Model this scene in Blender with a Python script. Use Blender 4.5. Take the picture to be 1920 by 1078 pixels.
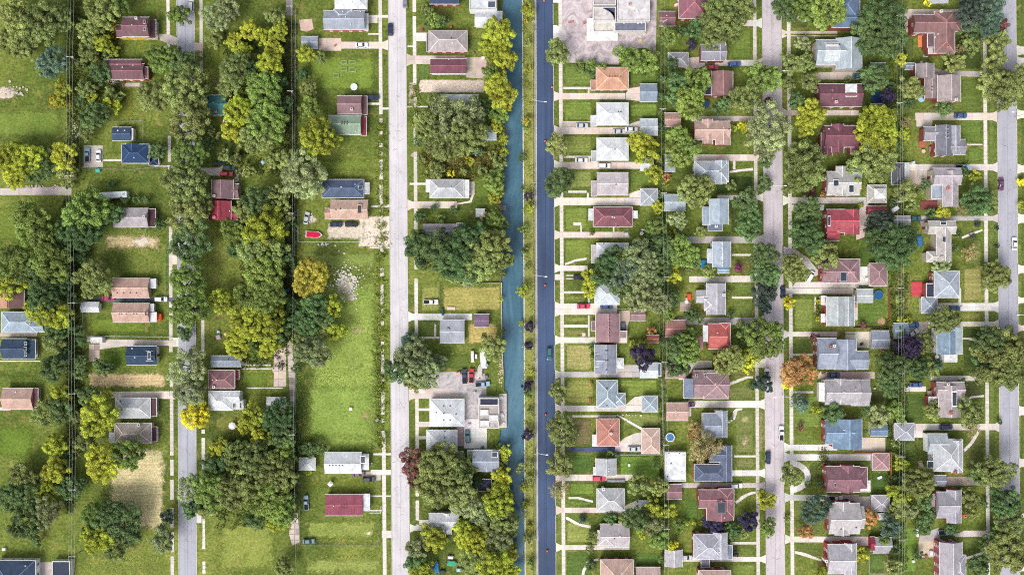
import bpy, math, random
import numpy as np
from mathutils import Vector

# ------------------------------------------------------------------ camera, sky, sun, exposure
for o in list(bpy.data.objects): bpy.data.objects.remove(o)
SC = bpy.context.scene
COL = SC.collection
S, CX, CY, H = 0.2, 960.0, 539.0, 310.0          # metres per photo pixel on the ground, photo centre, flying height
cam = bpy.data.cameras.new('camera'); cam_o = bpy.data.objects.new('camera', cam); COL.objects.link(cam_o)
cam_o.location = (0, 0, H); cam_o.rotation_euler = (0, 0, 0)
cam.sensor_fit = 'HORIZONTAL'; cam.angle = 2*math.atan(960*S/H); cam.clip_start = 1; cam.clip_end = 6000
SC.camera = cam_o
SUN_EL, SUN_AZ = math.radians(50), math.radians(212)   # from the lower left of the picture
world = bpy.data.worlds.new('World'); SC.world = world; world.use_nodes = True
wn = world.node_tree; wn.nodes.clear()
sky = wn.nodes.new('ShaderNodeTexSky'); sky.sky_type = 'NISHITA'; sky.sun_disc = False
sky.sun_elevation = SUN_EL; sky.sun_rotation = SUN_AZ; sky.dust_density = 6; sky.air_density = 1.0; sky.ozone_density = 1.0
hs = wn.nodes.new('ShaderNodeHueSaturation'); hs.inputs['Saturation'].default_value = 0.45   # thin high cloud whitens the sky
bg = wn.nodes.new('ShaderNodeBackground'); bg.inputs['Strength'].default_value = 0.138
wo = wn.nodes.new('ShaderNodeOutputWorld')
wn.links.new(sky.outputs[0], hs.inputs['Color']); wn.links.new(hs.outputs[0], bg.inputs[0]); wn.links.new(bg.outputs[0], wo.inputs[0])
sl = bpy.data.lights.new('sun', 'SUN'); sl.energy = 1.2; sl.angle = math.radians(22); sl.color = (1, 0.96, 0.9)
sun = bpy.data.objects.new('sun', sl); COL.objects.link(sun)
sd = Vector((math.sin(SUN_AZ)*math.cos(SUN_EL), math.cos(SUN_AZ)*math.cos(SUN_EL), math.sin(SUN_EL)))
sun.rotation_euler = sd.to_track_quat('Z', 'Y').to_euler(); sun.location = (0, 0, 120)
SC.view_settings.view_transform = 'Standard'; SC.view_settings.look = 'None'
SC.view_settings.gamma = 1; SC.view_settings.use_curve_mapping = False
SC.view_settings.exposure = 0.60
SC.cycles.use_denoising = False; SC.cycles.filter_width = 1.1; SC.cycles.max_bounces = 5; SC.cycles.transparent_max_bounces = 6

# ------------------------------------------------------------------ helpers
R = random.Random(11)
def lin(c):
    c /= 255.0
    return c/12.92 if c <= 0.04045 else ((c+0.055)/1.055)**2.4
def C(r, g=None, b=None, k=0.80):
    if g is None: r, g, b = r
    return (lin(r)*k, lin(g)*k, lin(b)*k, 1)
PAL = dict(mauve=(142,98,108), brown=(150,108,106), burg=(132,74,88), maroon=(150,86,98), red=(196,66,78), coral=(228,98,88),
    salmon=(226,178,160), peach=(232,186,164), orange=(246,164,124), rust=(224,124,106), lgrey=(206,210,216), grey=(168,170,180), white=(240,242,245),
    wgrey=(222,228,234), bgrey=(142,160,182), lblue=(170,190,208), blue=(104,132,162), navy=(70,90,118), slate=(108,112,126), dslate=(64,68,80),
    green=(160,192,160), teal=(76,140,142), tan=(198,182,172), taupe=(182,172,174), lilac=(176,164,178), purple=(132,108,140), black=(34,36,44),
    pinkg=(214,204,210), rose=(190,146,150), deck=(128,74,66), brick=(150,84,76), cream=(222,212,190), yellow=(226,190,50), stone=(190,180,165))
def pc(c, k=0.80): return C(PAL[c], k=k) if isinstance(c, str) else C(c, k=k)
def P(x, y, z=0.0):
    k = (H-z)/H
    return ((x-CX)*S*k, (CY-y)*S*k)
WL = {}
def link(o, parent=None, color=None):
    COL.objects.link(o)
    if parent is not None: o.parent = parent
    if color is not None: o.color = color
    return o
def tag(o, label=None, cat=None, group=None, kind=None):
    if label: o['label'] = label
    if cat: o['category'] = cat
    if group: o['group'] = group
    if kind: o['kind'] = kind
    return o
def empty(name, x, y, z=0.0):
    e = bpy.data.objects.new(name, None); e.empty_display_size = 0.5; COL.objects.link(e)
    e.location = (x, y, z); WL[e.name] = Vector((x, y, z)); return e
def base_of(p): return WL[p.name] if p is not None and p.name in WL else Vector((0,0,0))
def mo(name, verts, faces, mat, parent=None, color=None, mats=None, fm=None, smooth=False, base=None):
    b = base_of(parent) if base is None else Vector(base)
    me = bpy.data.meshes.new(name)
    me.from_pydata([(v[0]-b.x, v[1]-b.y, v[2]-b.z) for v in verts], [], faces)
    for m in (mats or [mat]): me.materials.append(m)
    if fm: me.polygons.foreach_set('material_index', fm)
    if smooth: me.polygons.foreach_set('use_smooth', [True]*len(me.polygons))
    me.update()
    o = bpy.data.objects.new(name, me)
    if parent is None: o.location = b
    WL_name = b
    link(o, parent, color); WL[o.name] = WL_name
    return o
def io(name, me, loc, parent=None, color=None, scale=(1,1,1), rot=0.0):
    """an object that shares mesh data, placed by its world location"""
    o = bpy.data.objects.new(name, me); b = base_of(parent)
    o.location = (loc[0]-b.x, loc[1]-b.y, loc[2]-b.z); o.scale = scale; o.rotation_euler = (0,0,rot)
    link(o, parent, color); WL[o.name] = b
    return o
BOXF = [(0,3,2,1),(4,5,6,7),(0,1,5,4),(1,2,6,5),(2,3,7,6),(3,0,4,7)]
class MB:
    def __init__(s): s.v=[]; s.f=[]; s.m=[]
    def add(s, v, f, m=0):
        n=len(s.v); s.v+=list(v); s.f+=[tuple(i+n for i in q) for q in f]; s.m+=[m]*len(f); return s
    def box(s, x0,y0,z0,x1,y1,z1,m=0):
        return s.add([(x0,y0,z0),(x1,y0,z0),(x1,y1,z0),(x0,y1,z0),(x0,y0,z1),(x1,y0,z1),(x1,y1,z1),(x0,y1,z1)],BOXF,m)
    def bar(s, p, q, w, h=None, m=0):
        p, q = Vector(p), Vector(q); d=(q-p)
        if d.length<1e-6: return s
        d.normalize(); a = d.cross(Vector((0,0,1)))
        if a.length<1e-3: a=Vector((1,0,0))
        a.normalize(); b=a.cross(d); h=h or w; a=a*w/2; b=b*h/2
        return s.add([p-a-b,p+a-b,p+a+b,p-a+b,q-a-b,q+a-b,q+a+b,q-a+b],BOXF,m)
    def cyl(s, x,y,z0,z1,r,n=10,r2=None,m=0):
        r2 = r if r2 is None else r2
        v=[(x+r*math.cos(2*math.pi*i/n),y+r*math.sin(2*math.pi*i/n),z0) for i in range(n)]+[(x+r2*math.cos(2*math.pi*i/n),y+r2*math.sin(2*math.pi*i/n),z1) for i in range(n)]
        f=[(i,(i+1)%n,n+(i+1)%n,n+i) for i in range(n)]+[tuple(range(n-1,-1,-1)),tuple(range(n,2*n))]
        return s.add(v,f,m)
    def mesh(s, name, mats):
        me=bpy.data.meshes.new(name); me.from_pydata(s.v,[],s.f)
        for m in mats: me.materials.append(m)
        me.polygons.foreach_set('material_index', s.m); me.update(); return me
    def obj(s, name, mat, parent=None, color=None, mats=None, smooth=False, base=None):
        return mo(name, s.v, s.f, mat, parent, color, mats, s.m if mats else None, smooth, base)

# ------------------------------------------------------------------ materials (procedural; colour comes from the object)
class NT:
    def __init__(s, name, rough=0.8, spec=0.3):
        s.m=bpy.data.materials.new(name); s.m.use_nodes=True; s.t=s.m.node_tree; s.t.nodes.clear()
        s.o=s.n('ShaderNodeOutputMaterial'); s.b=s.n('ShaderNodeBsdfPrincipled')
        s.b.inputs['Roughness'].default_value=rough; s.b.inputs['Specular IOR Level'].default_value=spec
        s.l(s.b.outputs[0], s.o.inputs[0])
        s.tc=s.n('ShaderNodeTexCoord')
    def n(s,t,**k):
        x=s.t.nodes.new(t)
        for a,v in k.items(): setattr(x,a,v)
        return x
    def l(s,a,b): s.t.links.new(a,b)
    def noise(s, scale, detail=4, rough=0.6, coord='Object', stretch=None, dist=0.0):
        x=s.n('ShaderNodeTexNoise'); x.inputs['Scale'].default_value=scale; x.inputs['Detail'].default_value=detail
        x.inputs['Roughness'].default_value=rough; x.inputs['Distortion'].default_value=dist
        v=s.pos() if coord=='World' else s.tc.outputs[coord]
        if stretch:
            mp=s.n('ShaderNodeMapping'); mp.inputs['Scale'].default_value=stretch; s.l(v,mp.inputs[0]); v=mp.outputs[0]
        s.l(v,x.inputs['Vector']); return x.outputs['Fac']
    def pos(s):
        if not hasattr(s,'g'): s.g=s.n('ShaderNodeNewGeometry')
        return s.g.outputs['Position']
    def island(s):
        s.pos(); return s.g.outputs['Random Per Island']
    def ramp(s, fac, stops, interp='LINEAR'):
        r=s.n('ShaderNodeValToRGB'); r.color_ramp.interpolation=interp; e=r.color_ramp.elements
        while len(e)<len(stops): e.new(0.5)
        for i,(p,c) in enumerate(stops):
            e[i].position=p; e[i].color=c if len(c)==4 else (*c,1)
        s.l(fac,r.inputs[0]); return r.outputs[0]
    def grey(s, fac, a, va, b, vb): return s.ramp(fac,[(a,(va,va,va)),(b,(vb,vb,vb))])
    def mix(s, a, b, fac=1.0, mode='MULTIPLY'):
        x=s.n('ShaderNodeMix',data_type='RGBA',blend_type=mode)
        for sock,v in ((x.inputs[6],a),(x.inputs[7],b),(x.inputs[0],fac)):
            if isinstance(v,(int,float)) and sock!=x.inputs[0]: sock.default_value=(v,v,v,1)
            elif isinstance(v,(int,float,tuple)): sock.default_value=v
            else: s.l(v,sock)
        return x.outputs[2]
    def math(s, op, a, b=0.0):
        x=s.n('ShaderNodeMath',operation=op)
        for i,v in enumerate((a,b)):
            if isinstance(v,(int,float)): x.inputs[i].default_value=v
            else: s.l(v,x.inputs[i])
        return x.outputs[0]
    def ocol(s): 
        if not hasattr(s,'oi'): s.oi=s.n('ShaderNodeObjectInfo')
        return s.oi.outputs['Color']
    def orand(s): s.ocol(); return s.oi.outputs['Random']
    def bump(s, h, strength=0.3, dist=0.05):
        x=s.n('ShaderNodeBump'); x.inputs['Strength'].default_value=strength; x.inputs['Distance'].default_value=dist
        s.l(h,x.inputs['Height']); s.l(x.outputs[0],s.b.inputs['Normal'])
    def out(s, col): s.l(col,s.b.inputs['Base Color']); return s.m
M={}
def build_materials():
    # roof shingles: grain, patchy weathering, streaks
    n=NT('shingle',0.9,0.15)
    c=n.mix(n.ocol(), n.grey(n.noise(3.0,4,0.8),0.33,0.80,0.67,1.16))
    c=n.mix(c, n.grey(n.noise(0.35,4,0.6,dist=0.6),0.3,0.74,0.7,1.14))
    c=n.mix(c, n.grey(n.noise(0.9,3,0.7,stretch=(3.0,0.35,1)),0.42,0.88,0.62,1.05))
    c=n.mix(c, n.grey(n.island(),0,0.94,1,1.05))
    n.bump(n.noise(4,2),0.3,0.03); M['shingle']=n.out(c)
    # flat membrane roof with ponding stains
    n=NT('membrane_roof',0.7,0.3)
    c=n.mix(n.ocol(), n.grey(n.noise(0.4,6,0.7,dist=0.8),0.35,0.62,0.6,1.05))
    c=n.mix(c, n.grey(n.noise(3,3,0.7),0.3,0.86,0.7,1.06)); M['membrane']=n.out(c)
    n=NT('wall_paint',0.8,0.25)
    c=n.mix(n.ocol(), n.grey(n.noise(2.0,4,0.6,stretch=(1,1,6)),0.3,0.82,0.7,1.08)); M['wall']=n.out(c)
    n=NT('trim_paint',0.6,0.35); c=n.mix(n.ocol(), n.grey(n.noise(3,3),0.3,0.85,0.7,1.05)); M['trim']=n.out(c)
    n=NT('window_glass',0.08,0.6); M['glass']=n.out(n.mix((0.03,0.04,0.05,1), n.grey(n.noise(0.5,1),0.3,0.8,0.7,1.2)))
    n=NT('metal',0.45,0.5); n.b.inputs['Metallic'].default_value=0.0
    M['metal']=n.out(n.mix(n.ocol(), n.grey(n.noise(4,3),0.3,0.85,0.7,1.05)))
    n=NT('car_paint',0.3,0.5); n.b.inputs['Coat Weight'].default_value=0.4; n.b.inputs['Coat Roughness'].default_value=0.1
    M['paint']=n.out(n.mix(n.ocol(), n.grey(n.noise(2,3),0.3,0.88,0.7,1.05)))
    n=NT('rubber',0.9,0.2); M['rubber']=n.out(n.mix((0.02,0.02,0.022,1), n.grey(n.noise(8,2),0.3,0.8,0.7,1.2)))
    n=NT('lamp_lens',0.2,0.5); M['lens']=n.out(n.mix(n.ocol(), n.grey(n.noise(8,2),0.3,0.9,0.7,1.05)))
    n=NT('cloth',0.9,0.1); M['cloth']=n.out(n.mix(n.ocol(), n.grey(n.noise(1.5,4,0.7),0.3,0.75,0.7,1.15)))
    n=NT('wood',0.85,0.2); M['wood']=n.out(n.mix(n.ocol(), n.grey(n.noise(1.2,4,0.7,stretch=(1,8,1)),0.3,0.75,0.7,1.15)))
    # concrete slabs
    n=NT('concrete',0.9,0.2)
    c=n.mix(n.ocol(), n.grey(n.noise(0.5,6,0.7,'World',dist=0.5),0.3,0.80,0.7,1.06))
    c=n.mix(c, n.grey(n.noise(6,3,0.7,'World'),0.3,0.88,0.7,1.08))
    c=n.mix(c, n.grey(n.orand(),0,0.88,1,1.06)); c=n.mix(c, n.grey(n.island(),0,0.90,1,1.06))
    st=n.grey(n.noise(0.8,5,0.8,'World',dist=1.0),0.6,0.0,0.72,0.55)
    c=n.mix(c, (0.20,0.17,0.14,1), st, 'MIX'); n.bump(n.noise(9,2,coord='World'),0.2,0.02); M['concrete']=n.out(c)
    # road surface: patches, long wear tracks, cracks
    n=NT('road_surface',0.9,0.2)
    c=n.mix(n.ocol(), n.grey(n.noise(0.12,5,0.65,'World',dist=0.6),0.3,0.88,0.7,1.06))
    c=n.mix(c, n.grey(n.noise(1.0,4,0.7,'World',stretch=(1.0,0.03,1)),0.3,0.86,0.7,1.08))
    c=n.mix(c, n.grey(n.noise(5,3,0.7,'World'),0.3,0.90,0.7,1.08))
    v=n.n('ShaderNodeTexVoronoi',feature='DISTANCE_TO_EDGE'); v.inputs['Scale'].default_value=0.09
    dn=n.n('ShaderNodeTexNoise'); dn.inputs['Scale'].default_value=0.35; dn.inputs['Detail'].default_value=5
    n.l(n.pos(),dn.inputs['Vector'])
    n.l(n.mix(n.pos(),dn.outputs['Color'],0.12,'ADD'),v.inputs['Vector'])
    sc=n.n('ShaderNodeVectorMath',operation='SCALE'); sc.inputs['Scale'].default_value=6.0; n.l(dn.outputs['Color'],sc.inputs[0])
    ad=n.n('ShaderNodeVectorMath',operation='ADD'); n.l(n.pos(),ad.inputs[0]); n.l(sc.outputs[0],ad.inputs[1]); n.l(ad.outputs[0],v.inputs['Vector'])
    c=n.mix(c, n.grey(v.outputs['Distance'],0.0,0.72,0.012,1.0)); M['road']=n.out(c)
    # fresh asphalt
    n=NT('fresh_asphalt',0.75,0.35)
    c=n.mix(n.ocol(), n.grey(n.noise(0.9,3,0.6,'World',stretch=(1.0,0.02,1)),0.3,0.80,0.7,1.22))
    c=n.mix(c, n.grey(n.noise(0.025,4,0.6,'World'),0.35,0.78,0.65,1.35)); c=n.mix(c, n.grey(n.noise(6,3,0.7,'World'),0.3,0.85,0.7,1.15)); M['asphalt']=n.out(c)
    # old asphalt lot
    n=NT('old_asphalt',0.9,0.2)
    c=n.mix(n.ocol(), n.grey(n.noise(0.2,7,0.78,'World',dist=1.6),0.36,0.50,0.58,1.10))
    c=n.mix(c, n.grey(n.noise(4,3,0.7,'World'),0.3,0.86,0.7,1.1)); M['lot']=n.out(c)
    # ground: grass in many tones
    n=NT('grass_ground',0.95,0.1)
    big=n.noise(0.022,4,0.6,'World',dist=0.4); mid=n.noise(0.16,5,0.65,'World',dist=0.5); fine=n.noise(1.1,4,0.75,'World'); tiny=n.noise(5,2,0.7,'World')
    c=n.ramp(big,[(0.32,C(80,96,46)),(0.5,C(104,120,54)),(0.68,C(130,140,68))])
    c=n.mix(c, n.ramp(mid,[(0.32,(0.68,0.74,0.62)),(0.55,(1.0,1.0,1.0)),(0.72,(1.28,1.16,1.12))]))
    c=n.mix(c, n.grey(fine,0.34,0.52,0.66,1.5)); c=n.mix(c, n.grey(tiny,0.32,0.62,0.68,1.36))
    dry=n.grey(n.noise(0.3,5,0.7,'World',dist=0.8),0.54,0.0,0.72,0.7)
    c=n.mix(c, C(168,150,92), dry, 'MIX'); n.bump(fine,0.5,0.1); M['ground']=n.out(c)
    # patches of lawn, straw or bare soil that thin out at ragged edges
    for nm,lo,hi,sp in (('lawn_patch',0.64,1.34,False),('soil_patch',0.68,1.22,True),('mown_patch',0.64,1.34,False)):
        n=NT(nm,0.95,0.1)
        fine=n.noise(1.3,5,0.75,'World'); c=n.mix(n.ocol(), n.grey(fine,0.36,lo,0.64,hi))
        c=n.mix(c, n.ramp(n.noise(0.14,5,0.65,'World',dist=0.6),[(0.3,(0.74,0.80,0.70)),(0.7,(1.18,1.12,1.15))]))
        c=n.mix(c, n.grey(n.noise(5,2,0.7,'World'),0.25,0.68,0.75,1.30))
        if nm=='lawn_patch': c=n.mix(c, C(138,124,74), n.grey(n.noise(0.35,6,0.75,'World',dist=1.0),0.56,0.0,0.74,0.6), 'MIX')
        if nm=='lawn_patch': c=n.mix(c, C(84,104,44), n.grey(n.noise(0.5,5,0.75,'World',dist=0.7),0.55,0.0,0.70,0.7), 'MIX')
        if nm=='mown_patch': c=n.mix(c, n.grey(n.noise(1.2,2,0.6,'World',stretch=(0.05,1.1,1)),0.35,0.84,0.65,1.12))
        if sp: c=n.mix(c, C(214,200,180), n.grey(n.noise(1.0,6,0.8,'World'),0.58,0.0,0.68,0.8), 'MIX')
        at=n.n('ShaderNodeAttribute',attribute_name='fade')
        a=n.math('ADD', at.outputs['Fac'], n.math('MULTIPLY', n.math('SUBTRACT', n.noise(0.45,6,0.75,'World'),0.5), 1.6))
        al=n.grey(a,0.22 if sp else 0.30,0.0,0.52 if sp else 0.62,1.0)
        n.l(al,n.b.inputs['Alpha']); M[nm]=n.out(c)
    # water
    n=NT('canal_water',0.12,0.5); n.b.inputs['IOR'].default_value=1.33
    c=n.ramp(n.noise(0.06,6,0.7,'World',stretch=(1.6,0.35,1),dist=1.2),[(0.28,C(50,86,100)),(0.5,C(74,112,132)),(0.72,C(102,136,154))])
    c=n.mix(c, n.grey(n.noise(0.8,3,0.6,'World'),0.3,0.9,0.7,1.1)); n.bump(n.noise(1.6,3,0.6,'World'),0.12,0.05); M['water']=n.out(c)
    n=NT('pool_water',0.08,0.5); M['pool']=n.out(n.mix(n.ocol(), n.grey(n.noise(1.2,3),0.3,0.85,0.7,1.12)))
    # foliage: leaf tones vary leaf by leaf, branch by branch and tree by tree
    n=NT('foliage',0.75,0.25)
    hue=n.n('ShaderNodeHueSaturation'); n.l(n.ocol(),hue.inputs['Color'])
    n.l(n.math('ADD',0.485,n.math('MULTIPLY',n.noise(0.55,2,0.5),0.03)),hue.inputs['Hue'])
    c=n.mix(hue.outputs[0], n.grey(n.island(),0,0.50,1,1.68))
    c=n.mix(c, n.grey(n.noise(0.9,3,0.6),0.35,0.62,0.65,1.45)); n.l(c,n.b.inputs['Base Color'])
    tr=n.n('ShaderNodeBsdfTranslucent'); n.l(c,tr.inputs['Color']); mx=n.n('ShaderNodeMixShader'); mx.inputs[0].default_value=0.28
    n.l(n.b.outputs[0],mx.inputs[1]); n.l(tr.outputs[0],mx.inputs[2]); n.l(mx.outputs[0],n.o.inputs[0]); M['leaf']=n.m
    n=NT('bark',0.95,0.1); M['bark']=n.out(n.mix(n.ocol(), n.grey(n.noise(3,4,0.7,stretch=(1,1,0.3)),0.3,0.6,0.7,1.2)))
build_materials()
# ------------------------------------------------------------------ the setting: ground with the canal cut into it, water, roads, walks
def lerp(tab, y):
    if y<=tab[0][0]: return tab[0][1]
    for (a,b),(c,d) in zip(tab,tab[1:]):
        if y<=c: return b+(d-b)*(y-a)/(c-a)
    return tab[-1][1]
BANK_L=[(-700,938),(0,942),(60,944),(130,946),(180,948),(225,945),(262,947),(300,947),(338,937),(395,938),(425,946),(470,945),(530,941),(600,941),(650,942),(700,944),(733,946),(736,951),(802,951),(806,938),(830,934),(862,944),(900,951),(950,956),(1078,962),(1800,966)]
BANK_R=[(-700,973),(0,978.5),(540,981.5),(1078,984),(1800,988)]
ys=sorted(set([-9000,-2500,-700,1800,3500,10000]+[b[0] for b in BANK_L]+list(range(-100,1200,40))))
v=[];f=[]
for y in ys:
    l,_=P(lerp(BANK_L,y),0); r,_=P(lerp(BANK_R,y),0); _,Y=P(0,y)
    j=0.25*math.sin(y*0.21)+0.2*math.sin(y*0.53)
    l+=j
    v+=[(-2000,Y,0),(l,Y,0),(l+0.25,Y,-1.6),(r-0.1,Y,-1.6),(r,Y,0),(2000,Y,0)]
for i in range(len(ys)-1):
    for k in range(5):
        a=i*6+k; f.append((a,a+6,a+7,a+1))
tag(mo('ground',v,f,M['ground']),'green and olive grassy ground across the whole neighbourhood','ground',kind='structure')
v=[];f=[]
for y in ys:
    l,_=P(lerp(BANK_L,y)-3,0); r,_=P(lerp(BANK_R,y)+2,0); _,Y=P(0,y); v+=[(l,Y,-0.7),(r,Y,-0.7)]
for i in range(len(ys)-1): f.append((2*i,2*i+2,2*i+3,2*i+1))
tag(mo('canal_water',v,f,M['water']),'blue-green water of the straight canal','canal',kind='structure')
b=MB()
for y0,y1 in zip(range(-700,1800,50),range(-650,1850,50)):
    x0,a=P(lerp(BANK_R,y0),y0); x1,c=P(lerp(BANK_R,y1),y1); b.bar((x0+0.2,a-0.02,0.0),(x1+0.2,c+0.02,0.0),0.4,0.24)
tag(b.obj('seawall',M['concrete'],color=pc((214,212,205))),'pale concrete seawall cap along the canal\'s right bank','seawall',kind='structure')
b=MB()
for y0,y1 in ((236,262),(262,300),(395,425),(530,600),(600,650),(650,700)):
    x0,a=P(lerp(BANK_L,y0),y0); x1,c=P(lerp(BANK_L,y1),y1); b.bar((x0-0.15,a,0.0),(x1-0.15,c,0.0),0.35,0.2)
tag(b.obj('seawall',M['concrete'],color=pc((196,186,172))),'broken tan seawall edging along the canal\'s left bank','seawall',kind='structure')

ROADS=dict(
 A=((332,364),(336,368.5),'grey street under the row of big trees',(178,180,192),'road'),
 B=((728.5,760.5),(735.5,768),'pale concrete street left of the canal',(212,209,214),'road'),
 C=((1005.5,1036.5),(1009,1042),'dark blue-black asphalt road right of the canal',(60,78,110),'asphalt'),
 D=((1429.5,1464),(1437,1471),'lilac-grey street in the right half',(204,196,202),'road'),
 E=((1869,1904),(1876.5,1911.5),'grey street by the right edge',(176,177,188),'road'))
def road_x(k,y,side):
    t,b_=ROADS[k][0][side],ROADS[k][1][side]; return t+(b_-t)*y/1078.0
GAPS={}; ROADO={}
for k,(t,bb,lab,colr,mat) in ROADS.items():
    v=[];f=[]
    yy=[-1500]+list(range(-700,1900,60))+[2600]
    for i,y in enumerate(yy):
        v+=[(*P(road_x(k,y,0),y),0.04),(*P((road_x(k,y,0)+road_x(k,y,1))/2,y),0.075),(*P(road_x(k,y,1),y),0.04)]
        if i: a=3*i-3; f+=[(a,a+1,a+4,a+3),(a+1,a+2,a+5,a+4)]
    ROADO[k]=tag(mo('road',v,f,M[mat],color=pc(colr)),lab,'road',kind='structure')
# joints and tarred cracks of the streets
for k,cc in (('A',(120,120,132)),('B',(176,172,178)),('D',(150,144,152)),('E',(128,128,140)),('C',(36,46,74))):
    b=MB(); rr=random.Random(ord(k))
    for y in range(-120,1200,20):
        x0=(road_x(k,y,0)+road_x(k,y,1))/2; x1=(road_x(k,y+20,0)+road_x(k,y+20,1))/2
        q=[P(x0-.22,y),P(x0+.22,y),P(x1+.22,y+20),P(x1-.22,y+20)]
        b.add([(q[0][0],q[0][1],.083),(q[1][0],q[1][1],.083),(q[2][0],q[2][1],.083),(q[3][0],q[3][1],.083)],[(0,1,2,3)])
    if k!='C':
        for _ in range(34):
            y=rr.uniform(-60,1140); x=road_x(k,y,0)+rr.uniform(3,14); n=rr.randint(4,9); w=rr.uniform(.1,.22); d=1 if rr.random()<.5 else -1
            if d<0: x=road_x(k,y,1)-rr.uniform(3,14)
            pts=[(x,y)]
            for _ in range(n): pts.append((min(max(pts[-1][0]+d*rr.uniform(-.5,3.2),road_x(k,y,0)+1.5),road_x(k,y,1)-1.5),pts[-1][1]+rr.uniform(-3,5)))
            for (xa,ya),(xb,yb) in zip(pts,pts[1:]): b.add([(*P(xa,ya-w*2),.087),(*P(xb,yb-w*2),.087),(*P(xb,yb+w*2),.087),(*P(xa,ya+w*2),.087)],[(0,1,2,3)])
    b.obj('joint',M['lot'],ROADO[k],pc(cc))['kind']='stuff'
PIDX=[0]
def clip(poly, a, b, c):     # keep a*x+b*y<=c
    out=[]
    for i in range(len(poly)):
        p,q=poly[i],poly[(i+1)%len(poly)]; dp=a*p[0]+b*p[1]-c; dq=a*q[0]+b*q[1]-c
        if dp<=0: out.append(p)
        if dp*dq<0:
            t=dp/(dp-dq); out.append((p[0]+t*(q[0]-p[0]),p[1]+t*(q[1]-p[1])))
    return out
def area(p): return 0.5*abs(sum(p[i][0]*p[(i+1)%len(p)][1]-p[(i+1)%len(p)][0]*p[i][1] for i in range(len(p))))
def ccw(p):
    a=sum(p[i][0]*p[(i+1)%len(p)][1]-p[(i+1)%len(p)][0]*p[i][1] for i in range(len(p)))
    return p if a>0 else p[::-1]
def prism(b, poly, z0, z1):
    poly=ccw(poly); n=len(poly)
    b.add([(x,y,z0) for x,y in poly]+[(x,y,z1) for x,y in poly],[tuple(range(n,2*n))]+[(i,(i+1)%n,n+(i+1)%n,n+i) for i in range(n)])
def shrink(poly,d):
    cx=sum(p[0] for p in poly)/len(poly); cy=sum(p[1] for p in poly)/len(poly)
    return [(cx+(x-cx)*max(0.5,1-d/max(0.3,abs(x-cx))) if abs(x-cx)>1e-4 else x, cy+(y-cy)*max(0.5,1-d/max(0.3,abs(y-cy))) if abs(y-cy)>1e-4 else y) for x,y in poly]
PAVED=[]
def pave(name, polypx, colr=(226,214,202), step=3.0, parts=True, mat='concrete', label=None, skip=0.0, gap=0.05, tilt=0.0, weed=True):
    """a paved area: a bed with its slabs as raised pieces, cut along joints"""
    PIDX[0]+=1; z=0.055+(PIDX[0]%9)*0.005
    poly=ccw([P(x,y) for x,y in polypx])
    xs=[p[0] for p in poly]; ysw=[p[1] for p in poly]
    x0,x1,y0,y1=min(xs),max(xs),min(ysw),max(ysw)
    cx,cy=(x0+x1)/2,(y0+y1)/2
    b=MB(); prism(b,poly,-0.01,z-0.012)
    col=pc(colr); dark=tuple(c*0.55 for c in col[:3])+(1,)
    o=b.obj(name,M[mat],color=dark if parts is not None else col,base=(cx,cy,0))
    nx=max(1,round((x1-x0)/step)); ny=max(1,round((y1-y0)/step))
    jb=MB(); rr=random.Random(PIDX[0])
    for i in range(nx):
        for j in range(ny):
            if rr.random()<skip: continue
            cell=poly
            xa,xb,ya,yb=x0+(x1-x0)*i/nx,x0+(x1-x0)*(i+1)/nx,y0+(y1-y0)*j/ny,y0+(y1-y0)*(j+1)/ny
            g=gap/2
            for a_,b_,c_ in ((-1,0,-(xa+g)),(1,0,xb-g),(0,-1,-(ya+g)),(0,1,yb-g)):
                cell=clip(cell,a_,b_,c_)
                if len(cell)<3: break
            if len(cell)<3 or area(cell)<0.25: continue
            cl=[]
            for p in cell:
                if not cl or (abs(p[0]-cl[-1][0])+abs(p[1]-cl[-1][1]))>0.02: cl.append(p)
            if len(cl)<3: continue
            zz=z+rr.uniform(-0.004,0.004)
            if parts:
                s=MB(); prism(s,cl,0.0,zz); so=s.obj('slab',M[mat],o,tuple(c*rr.uniform(0.93,1.05) for c in col[:3])+(1,))
            else: prism(jb,cl,0.0,zz)
    if jb.v: jb.obj('slab',M[mat],o,col)['kind']='stuff'
    tag(o,label,kind='structure'); o['category']='pavement'
    PAVED.append((o,sum(p[0] for p in polypx)/len(polypx),sum(p[1] for p in polypx)/len(polypx),name,label))
    return o
def rect(x0,y0,x1,y1): return [(x0,y0),(x1,y0),(x1,y1),(x0,y1)]
def gapk(k,side,y0,y1): GAPS.setdefault((k,side),[]).append((y0,y1))
# sidewalks: strips of square slabs, missing or overgrown here and there
def walk(xt,xb,w,y0,y1,label,skip=0.0,colr=(230,223,216)):
    fx=lambda y: xt+(xb-xt)*y/1078.0
    b=MB(); n=int((y1-y0)/7.5); rr=random.Random(int(xt*7+y0))
    z=0.052
    for i in range(n):
        if rr.random()<skip: continue
        ya=y0+(y1-y0)*i/n; yb=y0+(y1-y0)*(i+1)/n
        sk=rr.uniform(0,0.35) if skip>0.15 else 0
        q=[P(fx(ya)+rr.uniform(0,sk*3),ya+0.1),P(fx(ya)+w-rr.uniform(0,sk*3),ya+0.1+sk*rr.uniform(0,3)),P(fx(yb)+w-rr.uniform(0,sk*4),yb-0.1-sk*rr.uniform(0,3)),P(fx(yb)+rr.uniform(0,sk*4),yb-0.1)]
        prism(b,q,-0.02,z+rr.uniform(-0.006,0.012))
    if b.v: tag(b.obj('sidewalk',M['concrete'],color=pc(colr)),label,'sidewalk',kind='structure')
walk(312,321,6,-60,90,'upper stretch of sidewalk left of the tree-lined street',0.05)
walk(313,319.5,6,255,320,'short sidewalk beside the navy-roofed house',0.1)
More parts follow.
